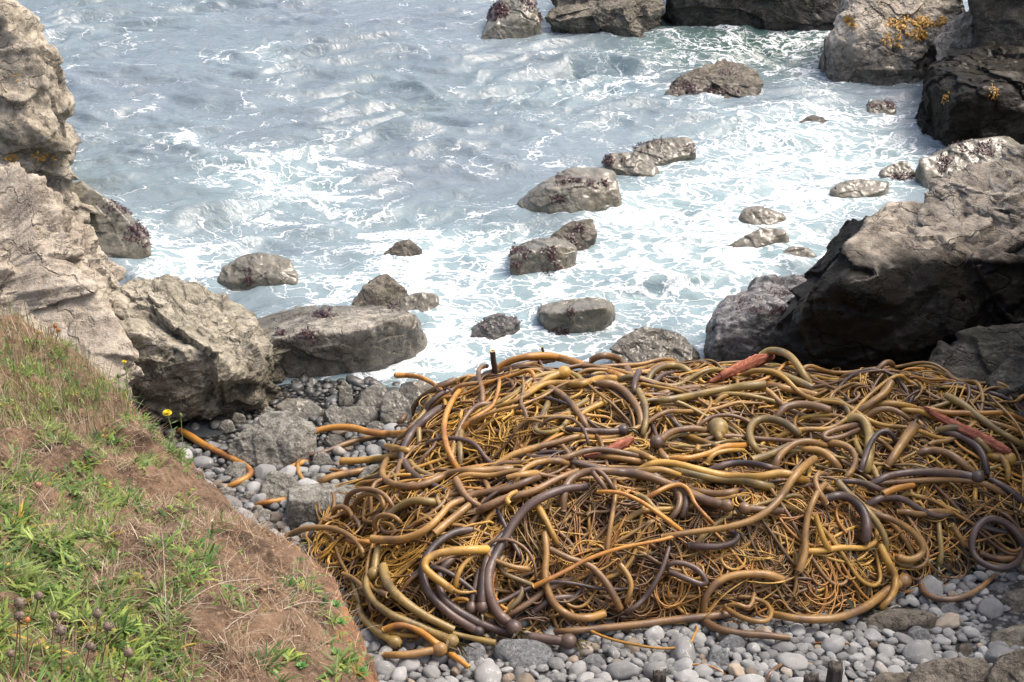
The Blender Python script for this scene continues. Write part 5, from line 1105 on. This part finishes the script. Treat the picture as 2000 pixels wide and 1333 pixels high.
low = [peb_shape(s, 3) for s in range(14)]
for k, (V, T) in enumerate(variants): vmesh.append(mesh_np('pebble', V, [T], PEB, tint=np.ones((len(V), 3))))
NP = 290; gm = MB()
from mathutils import Euler
for i, (x, y, r_) in enumerate(PA):
    e = Euler((ra.normal() * .25, ra.normal() * .25, ra.uniform(0, 6.28))); z = ground(x, y) + r_ * ra.uniform(.15, .45); k = i % 14
    if i < NP:
        o = put('pebble', vmesh[k], (x, y, z)); o.rotation_euler = e; o.scale = (r_ * 1.12,) * 3
        px, py = proj(np.array([[x, y, z]])); px, py = px[0], py[0]
        if py < 1100: lab, g = ('dark wet grey pebble among the rocks under the flat slab', 'wet pebbles under the flat slab') if py < 880 else ('grey pebble in the pocket between the grassy bank and the kelp', 'pebbles between the bank and the kelp')
        else:
            sz = 'large' if r_ > .042 else ('medium' if r_ > .03 else 'small')
            zn = 'left' if px < 1200 else ('middle' if px < 1620 else 'right')
            lab, g = f'{sz} rounded grey pebble in the {zn} part of the front shingle', f'{sz} pebbles, {zn} part of the front shingle'
        tag(o, lab, 'pebble', g)
    else:
        V, T = low[k]; M3 = np.array(e.to_matrix()); tc = ra.uniform(.7, 1.25) * (np.array([1, 1, 1]) if ra.random() < .93 else np.array([1.05, .85, .65]))
        gm.add((V * r_ * 1.15) @ M3.T + [x, y, z], [T], tint=tc)
tag(gm.build('gravel', PEB, base=np.zeros(3)), 'small grey gravel filling between the pebbles', kind='stuff')

# ---------------------------------------------------------------- grassy bank at the left
A0, AX, AY = .385, -.0000954, -.000324     # 1/depth of the bank's slope, linear across the picture
def bank_dep(px, py): return 1 / np.maximum(A0 + AX * px + AY * (1333 - py), .04)
RIM = [(-700, 470), (-300, 560), (0, 622), (60, 640), (130, 668), (185, 708), (240, 762), (285, 812), (335, 852), (385, 905), (440, 962), (500, 1008), (560, 1042), (602, 1075), (640, 1105), (668, 1140), (688, 1180), (705, 1225), (722, 1275), (738, 1330), (752, 1400), (770, 1500)]
p4 = [ray(a, b) * bank_dep(np.array(a), np.array(b)) + CAM for a, b in ((0, 1333), (700, 1333), (0, 700), (400, 1100))]
nb = np.cross(p4[1] - p4[0], p4[2] - p4[0]); nb /= nb[2]; zb = lambda x, y: p4[0][2] - nb[0] * (x - p4[0][0]) - nb[1] * (y - p4[0][1])
rim = np.array([ray(a, b) * bank_dep(a, b) + CAM for a, b in RIM])
rp = np.vstack([rim[:, :2], [[-.2, .2], [-6, -.6], [-9, 4]]])
hx = np.concatenate([np.arange(-6, -3.2, .08), np.arange(-3.2, .15, .016)]); hy = np.concatenate([np.arange(.1, 1.4, .06), np.arange(1.4, 5.9, .016)])
HX, HY = np.meshgrid(hx, hy); hd = poly_dist(HX, HY, rp)
q = np.stack([HX.ravel(), HY.ravel(), HX.ravel() * 0], 1)
hd2 = hd + (fbm(q * 6, 4) * .035).reshape(HX.shape)
zt = zb(HX, HY) + (fbm(q * 1.6, 3) * .07 + ridged(q * 3.2, 2) * .03 + fbm(q * 8, 4, .6) * .034 + fbm(q * 30, 3, .6) * .007).reshape(HX.shape) * sstep(-.02, .12, hd) - .03 * sstep(.10, -.02, hd2)
drop = np.clip(-hd2, 0, None); zt = zt - drop * 7.0 - .02 * sstep(0, .02, drop) * (1 + fbm(q * 14, 3)).reshape(HX.shape)
zt = np.maximum(zt, ground(HX, HY) - .25)
def bank_z(x, y):
    i = np.clip(np.searchsorted(hx, x) - 1, 0, len(hx) - 2); j = np.clip(np.searchsorted(hy, y) - 1, 0, len(hy) - 2)
    u = (x - hx[i]) / (hx[i + 1] - hx[i]); v = (y - hy[j]) / (hy[j + 1] - hy[j])
    return zt[j, i] * (1 - u) * (1 - v) + zt[j, i + 1] * u * (1 - v) + zt[j + 1, i] * (1 - u) * v + zt[j + 1, i + 1] * u * v
t = NT('bank_soil'); co = t.coord('World'); n1 = t.noise(co, 6, 7, .65); n2 = t.noise(co, 45, 6, .7); n3 = t.noise(co, 160, 3, .7)
c = t.mix(t.map(n1, .38, .62), (.065, .042, .027), (.21, .135, .085)); c = t.mix(t.map(n2, .48, .7, 0, .8), c, (.30, .215, .145)); c = t.mix(t.map(n2, .46, .3, 0, .8), c, (.055, .033, .02))
c = t.mix(t.map(n3, .62, .72, 0, .6), c, (.42, .22, .11))
ro = t.attr('rock'); c = t.mix(ro, c, t.mix(t.map(t.noise(t.coord('World', (1, 1, .35)), 9, 7, .65, 1.5), .38, .62), (.15, .085, .055), (.40, .20, .09)))
SOIL = t.out(c, .92, t.bump(t.math('ADD', n2, t.math('MULTIPLY', n3, .4)), .9, .02), .2)
V = np.stack([HX.ravel(), HY.ravel(), zt.ravel()], 1); Fq = grid_faces(len(hy), len(hx)); keep = (hd.ravel()[Fq] > -.45).any(1)
used = np.unique(Fq[keep]); rmap = np.full(len(V), -1); rmap[used] = np.arange(len(used))
steep = sstep(.07, .0, hd2 + (fbm(q * 9 + 5, 3) * .03).reshape(HX.shape)) * sstep(-1.0, -.7, HX)
tag(obj('grassy_bank', V[used], [rmap[Fq[keep]]], SOIL, base=np.zeros(3), attr=dict(rock=steep.ravel()[used])), 'steep earthy bank with grass and bare brown soil', kind='structure')

# grass: where it grows in the photograph, (px, py, rx, ry, green amount)
GR = [(70, 760, 170, 110, .95), (200, 860, 130, 90, 1.0), (60, 900, 140, 110, .9), (160, 975, 110, 60, .8), (60, 1030, 120, 60, .6), (130, 1110, 90, 45, .6), (250, 1180, 110, 70, 1.0), (60, 1190, 120, 90, 1.0), (170, 1290, 200, 70, 1.1),
      (340, 1030, 70, 50, .35), (420, 1190, 60, 60, .4), (340, 1140, 80, 50, .5), (290, 900, 60, 50, .4), (600, 1160, 30, 26, .5), (685, 1190, 30, 50, .4), (690, 1300, 45, 25, .6), (500, 1000, 40, 20, .25), (560, 1280, 80, 40, .25), (340, 880, 40, 30, .3)]
ST = [(70, 740, 220, 120, 1.4), (200, 800, 220, 120, .7), (330, 870, 90, 60, .7), (260, 1000, 220, 110, .8), (430, 1060, 120, 70, .6), (420, 1250, 150, 70, 1.2), (520, 1240, 110, 50, .5), (640, 1180, 40, 50, .45), (120, 1080, 160, 60, .6), (560, 1120, 50, 30, .3), (590, 1060, 30, 20, .4), (375, 895, 30, 25, .9)]
def dens_at(px, py, L): return sum(e * np.exp(-((px - a) / c_) ** 2 - ((py - b) / d) ** 2) for (a, b, c_, d, e) in L)
rb = np.random.default_rng(77)
def scatter(n, L, base=.03):
    out = np.zeros((0, 2))
    while len(out) < n:
        px = rb.uniform(-90, 790, n * 3); py = rb.uniform(600, 1420, n * 3)
        w = np.clip(dens_at(px, py, L) + base, 0, 1.2) / 1.2; nz_ = np.stack([px / 62, py / 48, np.full(len(px), 3.3 if L is GR else 9.7)], 1); w = w * sstep(-.38, .42, fbm(nz_, 3)) * 1.25; k = rb.random(n * 3) < w; out = np.vstack([out, np.stack([px[k], py[k]], 1)])
    out = out[:n]; dp = bank_dep(out[:, 0], out[:, 1]); P = ray(out[:, 0], out[:, 1]) * dp[:, None] + CAM
    pd_ = poly_dist(P[:, 0].copy(), P[:, 1].copy(), rp); ok = pd_ > np.where(P[:, 0] > -.9, rb.uniform(.0, .09, len(P)), .012)
    P = P[ok]; P[:, 2] = bank_z(P[:, 0], P[:, 1]); return P
def blades(m, P, L, w, az, lean, droop, tint, mi=0, seg=4):
    """curved tapering blades, vectorised"""
    n = len(P); s = np.linspace(0, 1, seg + 1)
    d = np.stack([np.cos(az), np.sin(az), np.zeros(n)], 1); side = np.stack([-np.sin(az), np.cos(az), np.zeros(n)], 1)
    hor = (np.sin(lean)[:, None] * s + droop[:, None] * .45 * s ** 2) * L[:, None]; ver = (np.cos(lean)[:, None] * s - droop[:, None] * .55 * s ** 2.2) * L[:, None]
    C = P[:, None] + d[:, None] * hor[..., None]; C[..., 2] += ver - .004
    wid = w[:, None] * np.array([.75] + list(1 - .25 * s[1:-1] - .35 * s[1:-1] ** 2) + [.06])
    A = C - side[:, None] * wid[..., None]; B = C + side[:, None] * wid[..., None]
    V = np.stack([A, B], 2).reshape(n, -1, 3); i = np.arange(seg) * 2; q = np.stack([i, i + 1, i + 3, i + 2], 1)
    Fq = (np.arange(n)[:, None, None] * V.shape[1] + q[None]).reshape(-1, 4)
    m.add(V.reshape(-1, 3), [Fq], tint=np.repeat(tint, V.shape[1], 0), mi=mi)
t = NT('grass_blade'); c = t.mix(t.noise(t.coord('World'), 30, 3), (.8, .8, .8), (1.2, 1.2, 1.2)); c = t.mix(1, c, t.attr('tint', 'Color'), 'MULTIPLY')
tb = t.n('BsdfTranslucent'); GRASS = t.out(c, .45, None, .35); t.l(c, tb.inputs[0]); mxs = t.n('MixShader'); mxs.inputs[0].default_value = .3
t.l(t.b.outputs[0], mxs.inputs[1]); t.l(tb.outputs[0], mxs.inputs[2]); t.l(mxs.outputs[0], t.t.nodes['Material Output'].inputs[0])
def greens(n, v=1.0):
    a = rb.random(n)[:, None]; g = (1 - a) * np.array([.065, .145, .03]) + a * np.array([.25, .31, .065]); y = rb.random(n) < .03; g[y] = [.42, .30, .06]
    return g * rb.uniform(.5, 1.35, n)[:, None] * v
def straws(n):
    a = rb.random(n)[:, None]; g = (1 - a) * np.array([.38, .275, .165]) + a * np.array([.20, .12, .07]); y = rb.random(n) < .25; g[y] = [.48, .40, .29]
    return g * rb.uniform(.6, 1.25, n)[:, None]
m = MB()
P = scatter(9500, ST + [(200, 1100, 260, 200, .5)], .02); n = len(P)      # dry litter lying on the soil
blades(m, P, rb.uniform(.015, .075, n), rb.uniform(.0004, .0013, n), rb.uniform(0, 6.28, n), rb.uniform(.9, 1.6, n), rb.uniform(0, .5, n), straws(n))
P = scatter(7500, ST + GR, .012); n = len(P)      # standing dead stems
blades(m, P, rb.uniform(.02, .08, n), rb.uniform(.0005, .0011, n), rb.uniform(0, 6.28, n), rb.uniform(.1, .9, n), rb.uniform(0, .9, n), straws(n))
P = scatter(4200, GR, .004); n = len(P)     # fine green blades
blades(m, P, rb.uniform(.015, .055, n), rb.uniform(.0008, .0020, n), rb.uniform(0, 6.28, n), rb.uniform(.1, 1.0, n), rb.uniform(0, 1.0, n), greens(n))
P0 = scatter(720, GR, .010)                 # tufts of broad strap leaves
P = np.repeat(P0, 9, 0); n = len(P); P[:, :2] += rb.normal(size=(n, 2)) * .004; tt = np.repeat(greens(len(P0)), 9, 0) * rb.uniform(.75, 1.2, n)[:, None]
sc_ = np.repeat(rb.uniform(.6, 1.35, len(P0)), 9)
blades(m, P, rb.uniform(.025, .06, n) * sc_, rb.uniform(.0018, .0042, n) * sc_, rb.uniform(0, 6.28, n), rb.uniform(.35, 1.1, n), rb.uniform(.2, 1.1, n), tt, seg=5)
P0 = scatter(1500, GR, .006); P = np.repeat(P0, 7, 0); n = len(P); P[:, :2] += rb.normal(size=(n, 2)) * .010; P[:, 2] += rb.uniform(0, .015, n)   # small round leaves of low herbs
blades(m, P, rb.uniform(.008, .018, n), rb.uniform(.003, .006, n), rb.uniform(0, 6.28, n), rb.uniform(.8, 1.5, n), rb.uniform(0, .5, n), np.repeat(greens(len(P0), .8), 7, 0))
k = 1900; px = rb.uniform(-60, 260, k); py = rb.uniform(625, 860, k); P = ray(px, py) * bank_dep(px, py)[:, None] + CAM; ok = poly_dist(P[:, 0].copy(), P[:, 1].copy(), rp) > .02; P = P[ok]; P[:, 2] = bank_z(P[:, 0], P[:, 1]); n = len(P)
blades(m, P, rb.uniform(.05, .17, n), rb.uniform(.0007, .0015, n), rb.uniform(0, 6.28, n), rb.uniform(.0, .45, n), rb.uniform(0, .5, n), np.where(rb.random(n)[:, None] < .6, straws(n), greens(n)))
P = rim[2:-2]; P = P[rb.integers(0, len(P) - 1, 500)] + rb.random(500)[:, None] * 0; a_ = rb.integers(2, len(rim) - 3, 700); f_ = rb.random(700)[:, None]
P = rim[a_] * (1 - f_) + rim[a_ + 1] * f_; P[:, 0] -= rb.uniform(0, .05, 700); P[:, 2] = bank_z(P[:, 0], P[:, 1]); n = len(P)   # fringe at the lip
blades(m, P, rb.uniform(.015, .06, n), rb.uniform(.0006, .0012, n), rb.uniform(0, 6.28, n), rb.uniform(.2, 1.5, n), rb.uniform(0, .8, n), straws(n))
# clods and stones in the bare soil
U, T = ico(2)
P = scatter(1500, [(430, 960, 110, 90, 1), (560, 1140, 120, 70, 1), (640, 1230, 80, 60, .6)], .05)
for p in P:
    r_ = rb.uniform(.0015, .006); V = U * r_ * (1 + .35 * pn(U * 1.5 + rb.uniform(0, 99)))[:, None] * np.array([1, 1, .7]); m.add(V + p, [T], tint=np.array([.30, .19, .11]) * rb.uniform(.4, 1.25))
tag(m.build('grass', GRASS, base=np.zeros(3), smooth=False), 'patchy short grass, low leaves and dry straw on the bank', kind='stuff')

# plants that stand out from the grass
def stem_mat(n_, c): t_ = NT(n_); return t_.out(t_.mix(t_.noise(t_.coord('World'), 60, 3), c, tuple(x * .55 for x in c)), .7)
BROWN = stem_mat('dry_stem', (.20, .11, .06)); HEADM = stem_mat('seed_head', (.19, .14, .10)); GSTEM = stem_mat('green_stem', (.14, .20, .05)); YEL = stem_mat('yellow_petal', (.80, .62, .02)); ORH = stem_mat('rust_head', (.42, .17, .05))
PALEST = stem_mat('bleached_stem', (.48, .41, .33)); SUCC = stem_mat('rosette_leaf', (.13, .30, .07)); WHT = stem_mat('white_petal', (.8, .8, .74)); PINK = stem_mat('rust_pink_flower', (.42, .2, .15))
def on_bank(px, py):
    P = ray(px, py) * float(bank_dep(px, py)) + CAM; P[2] = bank_z(np.array([P[0]]), np.array([P[1]]))[0]; return P
def headed(label, foot_, head, r_px, hm=HEADM, sm=BROWN, cat='seed head', name='dry_seed_plant', group='dry seed heads on the bank', spiky=True):
    B = on_bank(*foot_); dep = float((B - CAM) @ FWD); Hh = ray(*head) * (dep - .02) + CAM; r = r_px * dep / F
    C = catmull(np.array([B - [0, 0, .01], B * .55 + Hh * .45 + [.004, 0, .003], Hh]), 14)
    V, Q, T, K = tube(C, np.linspace(.0016, .0011, 14), 6); o = obj(name, V, [Q, T], sm); tag(o, label, cat, group)
    mm = MB(); U, T = ico(3); mm.add(Hh + U * r * .82 * (1 + .12 * pn(U * 4))[:, None], [T])
    if spiky:
        for k in range(130):
            v = rb.normal(size=3); v /= np.linalg.norm(v); w = np.cross(v, rb.normal(size=3)); w /= np.linalg.norm(w); b_ = Hh + v * r * .7
            mm.add(np.array([b_ - w * r * .10, b_ + w * r * .10, Hh + v * r * rb.uniform(1.0, 1.22)]), [[[0, 1, 2]]])
    mm.build('seed_head', hm, parent=o, smooth=False)
for lab, f_, h_, r_ in [('round grey seed head, upper one of the pair at the left edge', (18, 1318), (38, 1178), 13), ('round grey seed head just under the upper one at the left edge', (30, 1322), (38, 1202), 12),
    ('brown seed head standing above the pair at the left', (60, 1215), (76, 1164), 10), ('largest round seed head, right of the pair', (112, 1330), (118, 1231), 13), ('small seed head between the pair and the largest one', (95, 1270), (106, 1202), 9),
    ('grey seed head to the right of the largest one', (185, 1262), (190, 1199), 11), ('seed head close below the grey one on the right', (192, 1320), (211, 1224), 11), ('seed head farthest right near the hollow in the soil', (236, 1334), (251, 1275), 11),
    ('low dark seed head at the bottom left edge', (12, 1345), (20, 1277), 9), ('two toned seed head low in the middle of the group', (152, 1330), (176, 1262), 10)]:
    headed(lab, f_, h_, r_)
headed('rust brown seed head leaning beside the pair on the left', (45, 1330), (53, 1211), 7, ORH); headed('dusty pink flower head high on the grassy bank', (58, 985), (75, 948), 8, PINK, group='dry flower heads on the bank')
headed('orange dry head against the pale outcrop at the top of the bank', (96, 690), (108, 637), 5, ORH, group='dry flower heads on the bank'); headed('second orange dry head by the outcrop, lower and to its right', (108, 700), (114, 645), 5, ORH, group='dry flower heads on the bank')
headed('straw coloured dry head left of the orange ones', (60, 700), (77, 649), 5, stem_mat('straw_head', (.5, .33, .18)), group='dry flower heads on the bank')
def dandelion(label, foot_, head, r_px):
    B = on_bank(*foot_); dep = float((B - CAM) @ FWD); Hh = ray(*head) * dep + CAM; r = r_px * dep / F
    C = catmull(np.array([B - [0, 0, .02], (B + Hh) / 2 + [.006, 0, 0], Hh]), 14); V, Q, T, K = tube(C, np.linspace(.0022, .0016, 14), 6); o = obj('yellow_flower', V, [Q, T], GSTEM); tag(o, label, 'flower', 'yellow flowers on the lip of the bank')
    mm = MB()
    for ring, (n, el) in enumerate(((16, .25), (13, .6), (8, 1.0))):
        for k in range(n):
            a = 2 * math.pi * (k + .4 * ring) / n; v = np.array([math.cos(a) * math.cos(el), math.sin(a) * math.cos(el) - .15, math.sin(el)]); v /= np.linalg.norm(v); w = np.array([-math.sin(a), math.cos(a), 0]) * r * .16
            mm.add(np.array([Hh - w * .4, Hh + w * .4, Hh + v * r * .8 + w, Hh + v * r * .8 - w, Hh + v * r * 1.05]), [[[0, 1, 2, 3]], [[3, 2, 4]]])
    mm.build('petals', YEL, parent=o, smooth=False); lm = MB()
    for k in range(5):
        s_ = .25 + .13 * k; b_ = C[int(s_ * 13)]; a = rb.uniform(0, 6.28); v = np.array([math.cos(a), math.sin(a), .5]); L = rb.uniform(.018, .034); w = np.array([-math.sin(a), math.cos(a), 0]) * L * .22
        lm.add(np.array([b_, b_ + v * L * .5 + w, b_ + v * L, b_ + v * L * .5 - w]), [[[0, 1, 2, 3]]])
    lm.build('leaves', GSTEM, parent=o, smooth=False)
dandelion('yellow flower open on the lip of the bank before the layered boulder', (338, 872), (327, 809), 10)
dandelion('small yellow flower standing higher on the lip of the bank', (248, 790), (243, 708), 5)
def budded(label, foot_, head):
    B = on_bank(*foot_); dep = float((B - CAM) @ FWD); Hh = ray(*head) * dep + CAM; C = catmull(np.array([B - [0, 0, .02], (B + Hh) / 2 - [.004, 0, 0], Hh]), 12)
    V, Q, T, K = tube(C, np.linspace(.0018, .0012, 12), 6); o = obj('budding_stem', V, [Q, T], GSTEM); tag(o, label, 'plant')
    U, T = ico(2); obj('bud', Hh + U * np.array([.006, .006, .011]), [T], GSTEM, parent=o)
budded('thin green budding stem right of the yellow flower', (356, 868), (353, 812)); budded('short green bud stem left of the high yellow flower', (236, 770), (231, 735))
def rosette(label, px, py, r_px, n=14, mat=SUCC):
    B = on_bank(px, py); dep = float((B - CAM) @ FWD); r = r_px * dep / F; mm = MB()
    for k in range(n):
        a = 2.4 * k; el = .25 + .9 * k / n; L = r * (1.1 - .5 * k / n); v = np.array([math.cos(a) * math.cos(el), math.sin(a) * math.cos(el), math.sin(el)]); w = np.array([-math.sin(a), math.cos(a), 0]) * L * .3
        mm.add(np.array([B, B + v * L * .55 + w, B + v * L + [0, 0, L * .05], B + v * L * .55 - w]), [[[0, 1, 2, 3]]])
    o = mm.build('leafy_plant', mat, smooth=False); tag(o, label, 'plant', 'leafy plants on the bank')
for lab, px, py, r_, n in [('bright green leafy plant at the foot of the bank by the shingle', 703, 1322, 22, 26), ('pale green whorled plant on the bare hollow', 327, 1284, 13, 12), ('round leaved green plant above the whorled one', 346, 1254, 14, 14), ('small light green plant on the left soil patch', 55, 1056, 11, 10),
                           ('small green plant at the end of the dry stem', 213, 1010, 10, 10), ('leafy plant on the broken edge of the bank', 655, 1180, 16, 14), ('green plant hanging below the broken edge', 664, 1216, 15, 14), ('light green plant with upright leaves amid the straw', 450, 1198, 18, 10),
                           ('yellowish plant at the lower right of the bank', 590, 1315, 14, 12), ('green plant right of the straw clump', 655, 1290, 18, 14)]:
    rosette(lab, px, py, r_, n)
def drystem(label, pts, lift=.012, r=.0014, mat=PALEST):
    B = np.array([on_bank(*p) for p in pts]); B[:, 2] += np.linspace(.004, lift, len(B)); C = catmull(B, 20); V, Q, T, K = tube(C, np.linspace(r, r * .5, 20), 6)
    tag(obj('fallen_stalk', V, [Q, T], mat), label, 'dead stalk', 'bleached stems lying on the bank')
drystem('forked looking bleached stem slanting up in the middle of the bank', [(345, 1090), (375, 1055), (400, 1003)], .03, .0024)
drystem('long bleached stem lying over the straw near the bottom', [(270, 1258), (370, 1215), (440, 1200), (515, 1200)], .03); drystem('thin bleached stem running right to the broken edge', [(555, 1226), (600, 1212), (650, 1196)], .03)
drystem('upright thin dead stem in the middle of the bank', [(328, 1240), (330, 1150), (315, 1035)], .03, .0009); drystem('bleached stem across the lower straw clump', [(400, 1280), (450, 1255), (508, 1243)], .03); drystem('dark thin stem near the dusty pink flower', [(10, 1070), (40, 1010), (66, 960)], .02, mat=BROWN)
drystem('pale stem crossing the bare soil in the middle', [(240, 955), (300, 965), (370, 1010)], .02); drystem('pale thin stem on the upper slope', [(85, 820), (110, 790), (140, 745)], .02)
fl = MB(); B = on_bank(418, 1045); dep = float((B - CAM) @ FWD)
for k in range(5):
    a = 1.257 * k; v = np.array([math.cos(a), math.sin(a) * .8, .5]) * .008; w = np.array([-math.sin(a), math.cos(a), 0]) * .0028; fl.add(B + [0, 0, .01] + np.array([[0, 0, 0], v * .6 + w, v, v * .6 - w]), [[[0, 1, 2, 3]]])
tag(fl.build('white_flower', WHT, smooth=False), 'single small white flower on the bare soil slope', 'flower')
